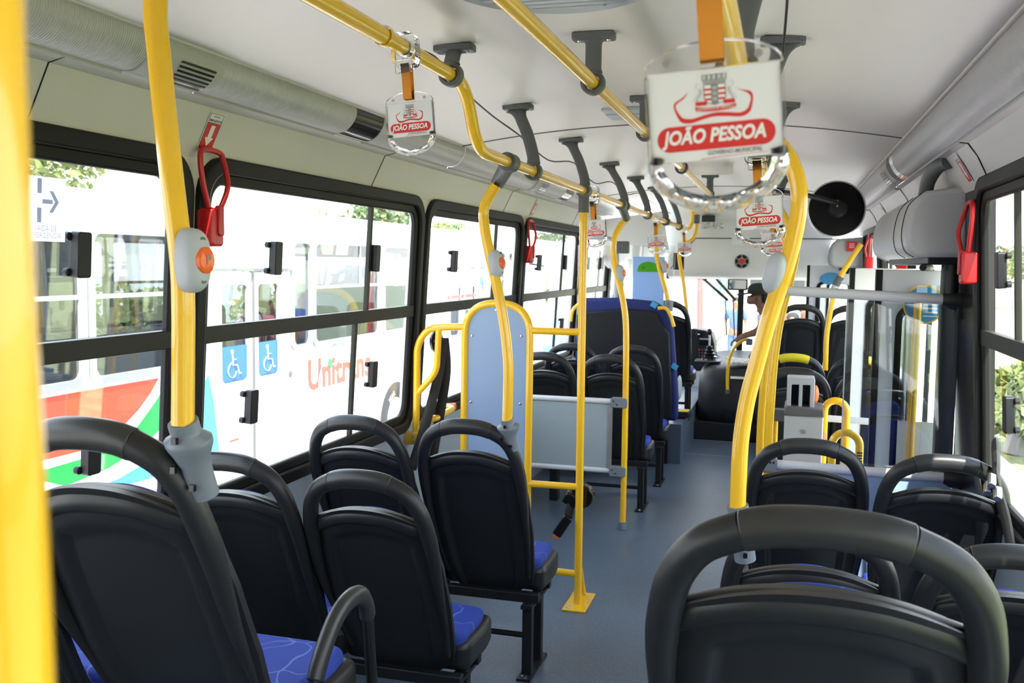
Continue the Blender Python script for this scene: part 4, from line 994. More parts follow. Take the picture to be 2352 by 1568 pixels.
m = MB(); m.prism(circ(0, 0, .10, 28, .055), 0, .001, (.93, 9.17, 1.40), (1, 0, 0), (0, 0, 1), (0, -1, 0)); m.obj('blue_sticker', 'busblue', t)
t = leaf('door_4', 9.9, .86, 1.2, -.30, 1.52, 'far white leaf of the front door by the windscreen', -1)
t = thing('blue_bin', 'blue panel standing behind the folded door leaf', 'panel', (1.05, 4.6, 0))
m = MB(); m.bb(.99, 1.16, 4.50, 4.53, -.32, .62); m.obj('sheet', 'blue', t, bevel=.004)
# grey pillar trim between window and door
m = MB(); m.bb(1.13, 1.20, 4.13, 4.19, FZ, 1.76); tag(m.obj('trim_6', 'bracket', bevel=.006), 'dark grey door pillar trim on the right wall', 'pillar trim', kind='structure')
m = MB(); m.bb(1.15, 1.21, 5.44, 5.50, 0, 1.6); m.bb(1.15, 1.21, 8.86, 8.94, 0, 1.6); tag(m.obj('trim_7', 'rubber', bevel=.006), 'black front edges of the doorways', 'pillar trim', kind='structure')
# door mechanism covers
def mech(y0, y1, x0, label, z0=1.545):
    t = thing('door_mechanism_cover', label, 'mechanism cover', (1.1, (y0+y1)/2, 1.6), group='grey moulded covers over the doors')
    prof = [(1.19, z0), (x0+.05, z0), (x0+.012, z0+.03), (x0, z0+.10), (x0+.02, z0+.20), (x0+.07, z0+.252), (1.19, z0+.27)]
    pr = spl2(prof[1:-1], 4); pr = [prof[0]]+pr+[prof[-1]]
    m = MB(); m.prism(pr, y0, y1, (0, 0, 0)); m.obj('shell', 'mechgrey', t, bevel=.02, seg=3, ang=50)
    for y in (y0+.13, y0+.42):
        m = MB(); m.tube([V((x+ -.0015, y, z)) for x, z in pr[1:-1]], .002, 4); m.obj('seam', 'black', t)
    m = MB(); m.bb(x0+.09, 1.18, y0+.05, y1-.05, z0-.028, z0+.004); m.obj('mechanism', 'blackm', t, bevel=.005)
    m = MB(); m.tube([V((1.05, y0+.12, z0-.04)), V((1.13, y0+.5, z0-.04))], .014, 8); m.obj('push_rod', 'blackm', t)
    m = MB(); m.tube([V((1.155, y0+.1, z0+.0)), V((1.155, y0+.1, z0-.14))], .022, 12); m.obj('pivot', 'blackm', t)
mech(3.97, 5.46, .968, 'large grey moulded cover over the middle doorway')
mech(8.82, 10.2, .90, 'smaller grey moulded cover over the front door with a red notice', 1.50)
t = thing('red_notice', 'square red notice with white lines on the front door cover', 'notice', (.95, 8.8, 1.6))
o = PY(1944, 577, 8.80); m = MB(); m.bb(o.x, o.x+.085, 8.796, 8.80, o.z, o.z+.085); m.obj('sheet', 'signred', t)
for k in range(3):
    m = MB(); m.bb(o.x+.022, o.x+.064, 8.794, 8.797, o.z+.032+k*.015, o.z+.038+k*.015); m.obj('line', 'signwhite', t)
# grey tube elbow above the cover
m = MB(); m.tube(spl([V((1.10, 3.92, 1.90)), V((1.075, 4.0, 1.89)), V((1.06, 4.12, 1.85)), V((1.06, 4.2, 1.80))], 5), .028, 12)
tag(m.obj('air_hose_elbow', 'bracket', loc=(1.07, 4.05, 1.86)), 'grey hose elbow rising behind the large door mechanism cover', 'hose')
# round convex mirror seen from behind
YM = 5.4
t = thing('convex_mirror', 'round black backed convex mirror on an arm by the right poles', 'mirror', PY(1921, 480, YM))
c = PY(1921, 480, YM); rad = (PY(1989, 480, YM)-PY(1852, 480, YM)).length/2
M = Matrix.Translation(c) @ Euler((R(90), 0, R(6))).to_matrix().to_4x4()
m = MB(); m.lathe([(0, .018), (rad*.6, .016), (rad*.93, .006), (rad*.985, -.002)], 48, M); m.obj('back_shell', 'matt', t, ang=50)
m = MB(); m.lathe([(rad*.95, .006), (rad, .004), (rad*1.0, -.012), (rad*.94, -.014)], 48, M); m.obj('rim', 'alu', t)
m = MB(); m.lathe([(rad*.96, -.008), (rad*.6, -.035), (0, -.045)], 40, M); m.obj('mirror_face', 'mirror', t)
m = MB(); m.lathe([(.05, .015), (.048, .05), (.034, .075), (0, .08)], 24, M); m.obj('hub', 'blackm', t)
pe = PY(1770, 438, 4.6)
m = MB(); m.tube([c+V((0, -.07, .028)), PY(1850, 447, 5.1), pe], .013, 10); m.obj('arm', 'blackm', t)
m = MB(); m.tube([pe+V((.05, .03, -.006)), pe, pe+V((-.02, 0, .03))], .024, 10); m.obj('arm_joint', 'black', t)
for dz in (.012, .036):
    m = MB(); m.ball(c+V((0, -.083, dz)), .006, 8, 5); m.obj('bolt', 'screw', t)
# fare validator post and yellow loops
YT = 4.7
t = thing('fare_validator', 'grey fare validator post with an open reader frame on top', 'fare validator', (.63, YT, 0))
p0, p1 = PY(1798, 1060, YT), PY(1892, 945, YT)
m = MB(); m.bb(p0.x, p1.x, YT, YT+.22, FZ, p1.z-.02); m.obj('body', 'lgrey', t, bevel=.006)
m = MB(); m.prism([(p0.x-.004, p1.z-.03), (p1.x+.004, p1.z-.03), (p1.x+.001, p1.z+.012), (p0.x+.002, p1.z+.016)], -.006, .23, (0, YT, 0)); m.obj('top_collar', 'bracket', t, bevel=.008)
q0, q1 = PY(1806, 942, YT), PY(1873, 870, YT)
m = MB(); m.prism(rr(q0.x, q1.x, q0.z, q1.z, .008, 3), 0, .12, (0, YT+.03, 0), hole=rr(q0.x+.02, q1.x-.02, q0.z+.012, q1.z-.035, .006, 3)); m.obj('reader_frame', 'lgrey', t, bevel=.004)
xm = (q0.x+q1.x)/2; m = MB(); m.bb(xm-.008, xm+.008, YT+.03, YT+.13, q0.z, q1.z-.03); m.obj('frame_divider', 'lgrey', t)
m = MB(); m.bb(q0.x+.02, q1.x-.02, YT+.12, YT+.14, q0.z+.01, q1.z-.04); m.obj('reader_back', 'black', t)
for z, x in (((q0.z+q1.z)/2-.005, q1.x), (p1.z-.15, p1.x)):
    m = MB(); m.prism(circ(0, z, .034, 16, .05), YT+.04, YT+.10, (x, 0, 0)) if False else m.ball((x+.004, YT+.08, z), (.018, .035, .045), 12, 8); m.obj('indicator_lamp', 'orange', t)
m = MB(); m.lathe([(.010, -.004), (.010, .004), (0, .005)], 12, Matrix.Translation(((p0.x+p1.x)/2, YT, p1.z-.10)) @ Euler((PI/2, 0, 0)).to_matrix().to_4x4()); m.obj('lock', 'screw', t)
def loop(px0, px1, ytop, y, label, zb=FZ):
    a, b_ = PY(px0, ytop+40, y), PY(px1, ytop+40, y); zt = PY((px0+px1)/2, ytop, y).z
    r = (b_.x-a.x)/2; cx = (a.x+b_.x)/2
    t = thing('turnstile_loop', label, 'barrier loop', (cx, y, 0), group='yellow looped barriers beside the validator')
    pts = [V((a.x, y, zb)), V((a.x, y, zt-r))]+[V((cx-r*math.cos(PI*i/12), y, zt-r+r*math.sin(PI*i/12))) for i in range(1, 12)]+[V((b_.x, y, zt-r)), V((b_.x, y, zb))]
    m = MB(); m.tube(pts, .0175, 12); m.obj('tube', 'yellow', t)
    return t, cx, zt, r
loop(1893, 1944, 920, 4.85, 'taller yellow loop barrier right of the validator post')
t, cx, zt, r = loop(1911, 1974, 993, 4.45, 'lower yellow loop barrier with dark printing near the clear screen')
for k in range(5):
    m = MB(); m.bb(cx+r-.012, cx+r+.012, 4.431, 4.4325, zt-r-.03-k*.012, zt-r-.024-k*.012); m.obj('print_line', 'ink', t)
t = thing('barrier_rail', 'pale horizontal rail running from the partition pole behind the validator', 'rail', (.7, 5.0, .8))
a = PY(1790, 952, 5.0); m = MB(); m.tube([V((a.x-.02, 5.0, a.z)), V((.95, 5.0, a.z-.01))], .017, 12); m.obj('tube', 'greypaint', t)
m = MB(); m.prism(rr(a.x-.045, a.x+.03, -.03, .03, .01), 4.97, 5.03, (0, 0, a.z)); m.obj('clamp', 'bracket', t, bevel=.004)
m = MB(); m.tube([V((a.x-.02, 5.0, FZ)), V((a.x-.02, 5.0, a.z))], .016, 12); m.obj('post', 'yellow', t)
# yellow slanted pole by the front door
YF_ = 7.4
t = pole('slanted yellow pole running up to the front door cover', [PY(x, y, YF_) for x, y in ((1978, 560), (1955, 595), (1928, 640), (1912, 690), (1903, 740), (1898, 780), (1896, 850))])
clamp_on(t, PY(1925, 645, YF_), (.5, 0, 1), 'bracket', .03, .07); stopbutton(PY(1917, 668, YF_), (-.9, -.3, 0), 'tiny grey stop button on the slanted front pole', .3, .9)
t = thing('door_brace', 'pale tube from the front pole clamp towards the front door', 'brace', PY(1928, 645, YF_))
m = MB(); m.tube([PY(1926, 646, YF_), V((1.15, 7.35, 1.36))], .016, 10); m.obj('tube', 'greypaint', t)
# ------------------------------------------------------------------ navy double seat, driver corner
t = thing('wide_seat', 'large navy upholstered wide seat with a dark back panel and yellow side handles', 'seat', (-.65, 7.2, 0))
YS = 7.38
p = [PY(x, y, YS) for x, y in ((1316, 900), (1322, 760), (1330, 695), (1345, 684), (1420, 684), (1500, 692), (1535, 712), (1545, 750), (1552, 850), (1556, 912))]
o_ = [(q.x, q.z) for q in p]; o_ = o_+[(o_[-1][0], .30), (o_[0][0], .30)]
m = MB(); m.prism(o_[::-1], .012, .12, (0, YS, 0)); m.obj('upholstered_back', 'navy', t, bevel=.03, seg=4)
p = [PY(x, y, YS) for x, y in ((1330, 900), (1338, 760), (1346, 716), (1440, 708), (1508, 714), (1520, 745), (1538, 765), (1543, 900))]
o2 = [(q.x, q.z) for q in p]; o2 = o2+[(o2[-1][0], .32), (o2[0][0], .32)]
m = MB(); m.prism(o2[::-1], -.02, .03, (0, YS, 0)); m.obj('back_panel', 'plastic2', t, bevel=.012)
m = MB(); m.bb(-1.13, -.31, YS+.05, YS+.44, .36, .46); m.obj('seat_cushion', 'navy', t, bevel=.03, seg=3)
m = MB(); m.bb(-1.13, -.31, YS+.03, YS+.44, .28, .36); m.obj('seat_frame', 'blackm', t, bevel=.01)
for x in (-.36, -1.04):
    for y in (.10, .36):
        m = MB(); m.bb(x-.02, x+.02, YS+y-.02, YS+y+.02, FZ, .30); m.obj('leg', 'blackm', t)
pp = [PY(x, y, YS-.02) for x, y in ((1511, 708), (1530, 706), (1541, 725), (1548, 750))]
m = MB(); m.tube(fillet(pp, .03), .014, 10); m.obj('side_handle', 'yellow', t)
pp = [PY(x, y, YS-.02) for x, y in ((1338, 697), (1322, 702), (1313, 718), (1311, 738))]
m = MB(); m.tube(fillet(pp, .03), .014, 10); m.obj('side_handle', 'yellow', t)
m = MB(); m.ball(PY(1560, 890, YS+.3), (.02, .10, .10), 14, 8); m.obj('hinge_disc', 'lgrey', t)
for x, y in ((1502, 700), (1549, 842)):
    q = PY(x, y, YS-.0); m = MB(); m.box((q.x, YS+.006, q.z), (.05, .012, .04), Euler((0, .5, 0)).to_matrix()); m.obj('blue_patch', 'busblue', t)
# screen with poster behind the driver
t = thing('driver_screen', 'clear screen with a grey upper tube behind the driver', 'screen', (-.75, 7.75, .7))
m = MB(); m.bb(-1.15, -.34, 7.90, 7.906, .70, 1.66); m.obj('pane', 'glass', t)
m = MB(); m.tube(fillet([V((-.82, 7.89, .72)), V((-.82, 7.89, 1.66)), V((-.88, 7.89, 1.72)), V((-1.14, 7.89, 1.72))], .05), .018, 10); m.obj('tube_frame', 'lgrey', t)
q = PY(1428, 568, 7.89); m = MB(); m.bb(q.x-.04, q.x+.06, 7.85, 7.91, q.z-.05, q.z+.05); m.obj('clamp', 'bracket', t, bevel=.006)
t = thing('poster', 'pale blue poster with a green arch on the screen behind the driver', 'poster', (-.55, 7.89, 1.2))
a, b_ = PY(1452, 690, 7.885), PY(1527, 590, 7.885)
m = MB(); m.bb(a.x, b_.x, 7.885, 7.889, a.z-.05, b_.z); m.obj('sheet', 'poster', t)
g0, g1 = PY(1464, 624, 7.883), PY(1515, 601, 7.883); cx = (g0.x+g1.x)/2; r = (g1.x-g0.x)/2
m = MB(); m.prism([(cx-r*math.cos(PI*i/16), g0.z+(g1.z-g0.z)*math.sin(PI*i/16)**.7) for i in range(17)][::-1], 7.882, 7.885); m.obj('green_arch', 'postergreen', t)
m = MB(); m.prism(circ(g0.x+.05, g0.z+.035, .010, 14), 7.880, 7.8825, hole=circ(g0.x+.05, g0.z+.035, .007, 14)); m.obj('ring_mark', 'ink', t)
# driver's seat hint, dashboard, engine cover
t = thing('engine_cover', 'black moulded engine cover at the end of the aisle', 'engine cover', (.1, 9, 0))
pr = spl2([(8.99, .04), (8.95, .17), (8.99, .38), (9.08, .50), (9.28, .565), (9.9, .59), (10.2, .63)], 5)
m = MB(); x0, x1 = -.22, .58
def ec(u, v):
    y, z = pr[int(round(v*(len(pr)-1)))]; s_ = u*2-1; k = abs(s_)**5
    return V((x0+(x1-x0)*u, y+.10*k, .05+(z-.05)*(1-.12*k)))
g = m.grid(ec, 25, len(pr)); m.strip([ec(i/24, 0) for i in range(25)], [V((ec(i/24, 0).x, 10.2, .05)) for i in range(25)])
m.strip([ec(0, j/(len(pr)-1)) for j in range(len(pr))], [V((x0, max(9.2, ec(0, j/(len(pr)-1)).y), .05)) for j in range(len(pr))])
m.strip([ec(1, j/(len(pr)-1)) for j in range(len(pr))], [V((x1, max(9.2, ec(1, j/(len(pr)-1)).y), .05)) for j in range(len(pr))])
m.obj('shell', 'dash', t, ang=60)
m = MB(); m.bb(-.3, .58, 8.93, 10.2, FZ, .06); m.obj('plinth', 'dash', t, bevel=.01)
q = PY(1673, 958, 8.95); m = MB(); m.prism(rr(q.x-.045, q.x+.045, q.z-.06, q.z+.06, .012), -.014, .01, (0, 8.96, 0), hole=rr(q.x-.038, q.x+.038, q.z-.053, q.z+.053, .010)); m.obj('hatch_frame', 'black', t)
q = PY(1690, 886, 9.05); m = MB(); m.box((q.x+.02, 9.03, .475), (.14, .004, .022), Euler((-.4, 0, 0)).to_matrix()); m.obj('label_strip', 'signwhite', t)
t = thing('gear_lever', 'gear lever with a rubber boot on the engine cover', 'gear lever', PY(1628, 850, 9.45))
q = PY(1628, 850, 9.45); q.z = .578
m = MB(); m.prism(rr(-.13, .11, -.12, .12, .03), 0, .012, q, (1, 0, 0), (0, 1, 0), (0, 0, 1)); m.obj('base_plate', 'bracket', t, bevel=.004)
m = MB(); m.lathe([(.075, .01), (.07, .03), (.078, .045), (.05, .055), (.056, .075), (.038, .085), (.042, .105), (.026, .115), (.03, .14), (.016, .15)], 20, Matrix.Translation(q)); m.obj('boot', 'black', t)
m = MB(); m.tube([q+V((0, 0, .14)), q+V((.0, 0, .22)), q+V((-.005, 0, .26))], .008, 8); m.obj('stick', 'screw', t)
m = MB(); m.ball(q+V((-.004, 0, .285)), (.026, .024, .034), 12, 8); m.obj('knob', 'black', t)
t = thing('dashboard_console', 'dark dashboard console with radio and switches beside the driver', 'dashboard', (-.2, 9.75, .6))
p = [PY(x, y, 9.75) for x, y in ((1583, 852), (1583, 757), (1592, 755), (1620, 759), (1634, 765), (1641, 790), (1641, 830), (1636, 852))]
m = MB(); m.prism([(q.x, q.z) for q in p], 0, .35, (0, 9.75, 0)); m.obj('body', 'dash', t, bevel=.012)
q = PY(1605, 767, 9.74); m = MB(); m.lathe([(.03, 0), (.03, .012), (.026, .014), (0, .01)], 20, Matrix.Translation(q) @ Euler((PI/2, 0, 0)).to_matrix().to_4x4()); m.obj('gauge', 'black', t)
m = MB(); m.box(q+V((.0, -.013, 0)), (.025, .004, .010)); m.obj('gauge_needle', 'signwhite', t)
a, b_ = PY(1606, 792, 9.74), PY(1632, 781, 9.74); m = MB(); m.bb(a.x, b_.x, 9.738, 9.75, a.z, b_.z); m.obj('radio', 'black', t, bevel=.002)
a, b_ = PY(1607, 780, 9.73), PY(1632, 777, 9.73); m = MB(); m.bb(a.x, b_.x, 9.734, 9.74, a.z, b_.z); m.obj('display_strip', 'alu', t)
for i in range(4):
    for j in range(3):
        q = PY(1606+i*6.5, 803+j*7, 9.74); m = MB(); m.box(q, (.014, .008, .016)); m.obj('switch', 'signred' if (i+j) % 3 == 0 else 'bracket', t)
# small yellow handle by the man
t = thing('curved_rail', 'thin curved yellow handle rising from the engine cover', 'grab handle', PY(1671, 902, 8.55))
m = MB(); m.tube(spl([PY(x, y, 8.98) for x, y in ((1671, 900), (1671, 860), (1676, 822), (1689, 795), (1708, 781), (1722, 780))], 5), .015, 10); m.obj('tube', 'yellow', t)
m = MB(); m.tube([PY(1671, 904, 8.98), PY(1671, 894, 8.98)], .02, 10); m.obj('foot', 'bracket', t)
m = MB(); m.box(PY(1721, 785, 8.98), (.06, .05, .06)); m.obj('clamp', 'socket', t, bevel=.01)
# driver platform steps with yellow edges
for (xa, ya, xb, yb_), z, l in (((1546, 935, 1584, 945), .28, 'upper black step with yellow tape by the driver platform'), ((1540, 962, 1565, 975), .14, 'lower black step with yellow tape by the driver platform')):
    q = PZ(xa, yb_, z); t = thing('platform_step', l, 'step', q, group='steps to the driver platform')
    a, b_ = PZ(xa, yb_, z), PZ(xb, yb_, z)
    m = MB(); m.bb(a.x, b_.x, a.y, a.y+.18, z-.05, z); m.obj('tread', 'dash', t, bevel=.006)
    m = MB(); m.bb(b_.x-.09, b_.x-.01, a.y+.02, a.y+.16, z, z+.003); m.obj('yellow_tape', 'tread', t)
    m = MB(); m.bb(a.x, a.x+.04, a.y+.05, a.y+.12, FZ, z-.05); m.obj('bracket', 'dash', t)
# ------------------------------------------------------------------ front bulkhead and mirror
t = thing('front_bulkhead', 'grey moulded bulkhead above the windscreen with a round red centred grille', 'bulkhead', (.1, 9.4, 1.6))
pf = [(8.85, 2.10), (9.15, 2.05), (9.32, 1.97), (9.38, 1.88), (9.40, 1.72), (9.40, 1.52), (9.44, 1.43), (9.54, 1.385), (9.8, 1.375), (10.38, 1.43)]
pf = spl2(pf, 4)
m = MB()
def bk(u, v):
    y, z = pf[int(round(v*(len(pf)-1)))]; x = -.58+1.58*u; return V((x, y, min(z, cz(x)-.004)))
m.grid(bk, 30, len(pf)); m.obj('fascia', 'wallgrey', t, ang=60)
m = MB(); m.tube([bk(i/30, .42)+V((0, -.004, 0)) for i in range(5, 31)], .004, 5); m.obj('seam', 'black', t)
m = MB(); m.tube([bk(5/30, .42)+V((0, -.004, 0)), bk(.06, .52)+V((0, -.004, 0)), bk(.02, .62)+V((0, -.004, 0))], .004, 5); m.obj('seam', 'black', t)
q = PY(1704, 600, 9.39)
m = MB(); rO = .068; M = Matrix.Translation(q) @ Euler((PI/2, 0, 0)).to_matrix().to_4x4()
m.lathe([(rO, 0), (rO, .008), (rO*.95, .010), (rO*.95, .002), (0, .002)], 30, M); m.obj('grille_ring', 'lgrey', t)
m = MB(); m.lathe([(.028, 0), (.028, .012), (0, .014)], 20, M); m.obj('red_centre', 'signred', t)
for k in range(6):
    a0 = PI/3*k+PI/2+.10; a1 = a0+PI/3-.20
    A = [(math.cos(a0+(a1-a0)*i/6)*.036, math.sin(a0+(a1-a0)*i/6)*.036) for i in range(7)]; B = [(math.cos(a0+(a1-a0)*i/6)*.062, math.sin(a0+(a1-a0)*i/6)*.062) for i in range(7)]
    m = MB(); m.prism(A+B[::-1], .004, .007, q, (1, 0, 0), (0, 0, 1), (0, -1, 0)); m.obj('grille_opening', 'black', t)
for x0, y0, x1, y1, mt, nm in ((1612, 509, 1642, 495, 'ink', 'black_plate'), (1610, 525, 1662, 511, 'paper', 'maker_plate'), (1680, 562, 1722, 543, 'signwhite', 'notice_sheet')):
    yy = 9.27 if y0 < 530 else 9.385; a, b_ = PY(x0, y0, yy), PY(x1, y1, yy); m = MB(); m.bb(a.x, b_.x, yy-.002, yy+.05, a.z, b_.z); m.obj(nm, mt, t)
# left hood over the driver
t = thing('driver_hood', 'curved grey hood over the driver at the front left', 'hood', (-.9, 9.2, 1.7))
m = MB()
def hd(u, v):
    x = -.56-u*.62; y = 8.75+.55*v+.15*(1-u); z = 2.0-.40*v**.7-.10*u; return V((x, y, min(z, cz(x)-.01)))
m.grid(hd, 14, 10); m.strip([hd(i/13, 1) for i in range(14)], [hd(i/13, 1)+V((0, .9, -.16)) for i in range(14)]); m.obj('shell', 'wallgrey', t, ang=60)
m = MB(); m.bb(-.50, -.40, 9.2, 9.23, 1.46, 1.62); m.obj('side_display', 'black', t)
t = thing('rear_view_mirror', 'rectangular interior mirror hanging above the windscreen centre', 'mirror', PY(1695, 652, 9.75))
a, b_ = PY(1671, 666, 9.75), PY(1718, 640, 9.75)
m = MB(); m.prism(rr(a.x, b_.x, a.z, b_.z, .02), 0, .03, (0, 9.75, 0), hole=rr(a.x+.014, b_.x-.014, a.z+.014, b_.z-.014, .012)); m.obj('rim', 'black', t)
m = MB(); m.prism(rr(a.x+.006, b_.x-.006, a.z+.006, b_.z-.006, .015), .008, .025, (0, 9.75, 0)); m.obj('mirror_face', 'mirror', t)
m = MB(); m.tube([V(((a.x+b_.x)/2+.03, 9.77, b_.z-.01)), V(((a.x+b_.x)/2+.03, 9.80, b_.z+.05))], .010, 8); m.obj('stem', 'black', t)
t = thing('sun_blind', 'rolled grey sun blind with a small label above the right windscreen pane', 'sun blind', (.6, 10.3, 1.4))
a, b_ = PY(1722, 664, 10.3), PY(1885, 634, 10.3); m = MB(); m.bb(a.x, b_.x, 10.29, 10.31, a.z, b_.z+.03); m.obj('cloth', 'lgrey', t)
a, b_ = PY(1847, 662, 10.28), PY(1883, 640, 10.28); m = MB(); m.bb(a.x, b_.x, 10.283, 10.289, a.z, b_.z); m.obj('label', 'signwhite', t)
a, b_ = PY(1848, 640, 10.28), PY(1868, 636, 10.28); m = MB(); m.bb(a.x, b_.x, 10.28, 10.288, a.z, b_.z); m.obj('orange_tab', 'orange', t)
m = MB(); m.tube([PY(1630, 642, 10.5), PY(1690, 692, 10.5)], .010, 6); m.obj('q', 'blackm') if False else m.bm.free()
for (x0, y0, x1, y1), l in (((1645, 640, 1690, 690), 'left wiper arm leaning across the windscreen'), ((1616, 640, 1672, 690), 'second wiper arm beside the centre post')):
    t = thing('wiper_arm', l, 'wiper', PY(x1, y1, 10.5), group='windscreen wiper arms')
    m = MB(); m.tube([PY(x0, y0, 10.48), PY(x1, y1, 10.48)], .017, 6); m.obj('arm', 'blackm', t)
    m = MB(); m.tube([PY(x1-6, y1, 10.47), PY(x1-3, y1+80, 10.47)], .007, 6); m.obj('blade', 'blackm', t)
# newspaper on the engine cover
t = thing('newspaper', 'folded printed newspaper lying on the engine cover', 'newspaper', (.15, 8.9, .64))
q = PY(1703, 845, 9.25); m = MB(); m.box((q.x, 9.3, .60), (.26, .22, .02), Euler((.15, .12, .4)).to_matrix()); m.obj('sheets', 'paper', t, bevel=.003)

# belt reel with shiny buckles by the right window
t = thing('safety_belt', 'black belt with shiny buckles hanging on the right wall below the window', 'safety belt', (1.2, 3.5, .7))
q = PX(2290, 1100, 1.16)
m = MB(); m.tube(spl([q+V((.04, .25, .06)), q+V((.02, .12, .02)), q+V((0, 0, -.02)), q+V((.01, -.1, -.10)), q+V((.02, -.16, -.2))], 5), .03, 10, rb=.012); m.obj('webbing', 'belt', t)
for dx, dy, dz in ((0, -.03, .0), (.0, .02, -.035), (.01, -.07, -.03)):
    m = MB(); m.box(q+V((dx-.02, dy, dz)), (.02, .05, .022), Euler((.5, .3, 0)).to_matrix()); m.obj('buckle', 'screw', t, bevel=.004)

t = thing('windscreen_shade', 'dark strip along the top of the left windscreen pane', 'shade strip', (-.3, 10.37, 1.4))
a, b_ = PY(1530, 640, 10.36), PY(1640, 630, 10.36); m = MB(); m.bb(a.x, b_.x, 10.35, 10.40, a.z+.0, 1.45); m.obj('strip', 'blackm', t)
# ------------------------------------------------------------------ outside: ground, parked buses, plants, people
GZ = -.9
m = MB(); m.bb(-70, 3.3, -30, 90, GZ-.1, GZ); tag(m.obj('ground', 'ground'), 'sunlit concrete yard around the bus', 'ground', kind='structure')
m = MB(); m.bb(3.3, 70, -30, 90, GZ-.1, GZ-.01); tag(m.obj('lawn', 'grass'), 'mown grass along the right side of the bus', 'grass', kind='stuff')
XS = -4.0
def bus_shell(name, label, xs, y0, y1, wins, doors=(), paint='white', low=None, hollow=True, group=None, wid=2.4):
    t = thing(name, label, 'bus', (xs-1.2, (y0+y1)/2, GZ), group=group)
    ZB, Z0, Z1, ZT = -.58, .66, 1.69, 1.80
    def side(x, s, nm):
        mb = MB(); th = .05*s
        def pc(a, b_, c, d, mi=0): mb.mi = mi; mb.bb(x, x-th, a, b_, c, d)
        ops = sorted([(a, b_, Z0, Z1) for a, b_ in wins]+[(a, b_, -.45, 1.40) for a, b_ in (doors if s > 0 else ())])
        cur = y0
        for a, b_, c, d in ops:
            if a > cur: pc(cur, a, Z0, Z1); pc(cur, a, ZB, Z0, 1)
            if c < 0: pc(a, b_, d, Z1); pc(a, b_, ZB, c, 1)
            else: pc(a, b_, ZB, Z0, 1)
            cur = b_
        pc(cur, y1, Z0, Z1); pc(cur, y1, ZB, Z0, 1); pc(y0, y1, Z1, ZT)
        mb.obj(nm, [paint, low or paint], t)
    side(xs, 1, 'near_side'); side(xs-wid, -1, 'far_side')
    pr = [(xs, ZT), (xs-.03, ZT+.08), (xs-.14, ZT+.16), (xs-.4, ZT+.20), (xs-wid/2, ZT+.22)]; pr = pr+[(2*(xs-wid/2)-x, z) for x, z in pr[-2::-1]]
    m = MB(); m.prism(pr, y0, y1, (0, 0, 0)); m.obj('roof', paint, t, ang=40)
    m = MB(); m.tube([V((xs+.004, y0, ZT-.02)), V((xs+.004, y1, ZT-.02))], .010, 6); m.obj('roof_gutter', 'lgrey', t)
    m = MB(); m.bb(xs, xs-wid, y0-.05, y0, ZB, ZT); m.obj('rear_panel', paint, t, bevel=.03)
    m = MB(); m.bb(xs, xs-wid, y1, y1+.05, ZB, .62); m.bb(xs, xs-wid, y1, y1+.05, 1.55, ZT); m.obj('front_panel', paint, t, bevel=.03)
    m = MB(); m.bb(xs-.05, xs-wid+.05, y0, y1, -.1, -.02); m.obj('floor_deck', 'greyd', t)
    for a, b_ in wins:
        for x, s in ((xs, 1), (xs-wid, -1)):
            if s < 0 and not hollow: continue
            m = MB(); m.prism(rr(a-.03, b_+.03, Z0-.03, Z1+.03, .09, 5), -.012, .02, (x, 0, 0), (0, 1, 0), (0, 0, 1), (s, 0, 0), hole=rr(a+.025, b_-.025, Z0+.025, Z1-.025, .07, 5)); w_ = m.obj('window_seal', 'seal', t)
            m = MB(); m.poly([(a, Z0), (b_, Z0), (b_, Z1), (a, Z1)], 0, (x-.01*s, 0, 0), (0, 1, 0), (0, 0, 1)); m.obj('pane', 'busglass', w_)
            if b_-a > .7:
                m = MB(); m.bb(x-.014, x+.002, a, b_, 1.22, 1.25); m.bb(x-.014, x+.002, a+(b_-a)*.68, a+(b_-a)*.68+.025, 1.24, Z1); m.obj('sash_bars', 'lgrey', w_)
    return t
W1 = [(1.75, 3.50), (3.60, 5.38), (5.47, 6.80), (8.23, 8.60), (8.67, 10.27), (10.40, 11.7)]
n1 = bus_shell('parked_bus', 'white parked bus with red and green waves and wheelchair doors, outside the left windows', XS, -.2, 11.9, W1, [(6.98, 8.08)])
# doors with tall narrow windows and blue wheelchair squares
for a, b_, wa, wb in ((6.99, 7.515, 7.02, 7.44), (7.545, 8.07, 7.60, 7.97)):
    m = MB(); m.prism(rr(a, b_, -.44, 1.39, .01), -.02, .0, (XS, 0, 0), (0, 1, 0), (0, 0, 1), (1, 0, 0), hole=rr(wa, wb, .44, 1.30, .06)); d = m.obj('door_leaf', 'white', n1)
    m = MB(); m.prism(rr(wa-.02, wb+.02, .42, 1.32, .07), -.02, .008, (XS, 0, 0), (0, 1, 0), (0, 0, 1), (1, 0, 0), hole=rr(wa+.015, wb-.015, .455, 1.285, .05)); m.obj('window_seal', 'seal', d)
    m = MB(); m.poly([(wa, .44), (wb, .44), (wb, 1.3), (wa, 1.3)], -.012, (XS, 0, 0), (0, 1, 0), (0, 0, 1), (1, 0, 0)); m.obj('pane', 'busglass', d)
    m = MB(); m.bb(XS-.008, XS+.001, wa+.02, wb-.02, .46, .76); m.obj('blue_square', mat('sign blue '+str(a), (.02, .13, .50), .5), d)
    wheelchair_icon(d, (XS, wa+.06, .475), (0, 1, 0), (0, 0, 1), (1, 0, 0), .27)
    m = MB(); m.tube([V((XS-.12, wa+.18, .4)), V((XS-.12, wa+.16, 1.32))], .022, 8); m.obj('grab_bar', 'yellow', d)
m = MB(); m.bb(XS-.02, XS+.012, 7.515, 7.545, -.45, 1.40); m.bb(XS-.01, XS+.03, 6.9, 8.2, 1.40, 1.425); m.obj('door_rubber', 'bracket', n1)
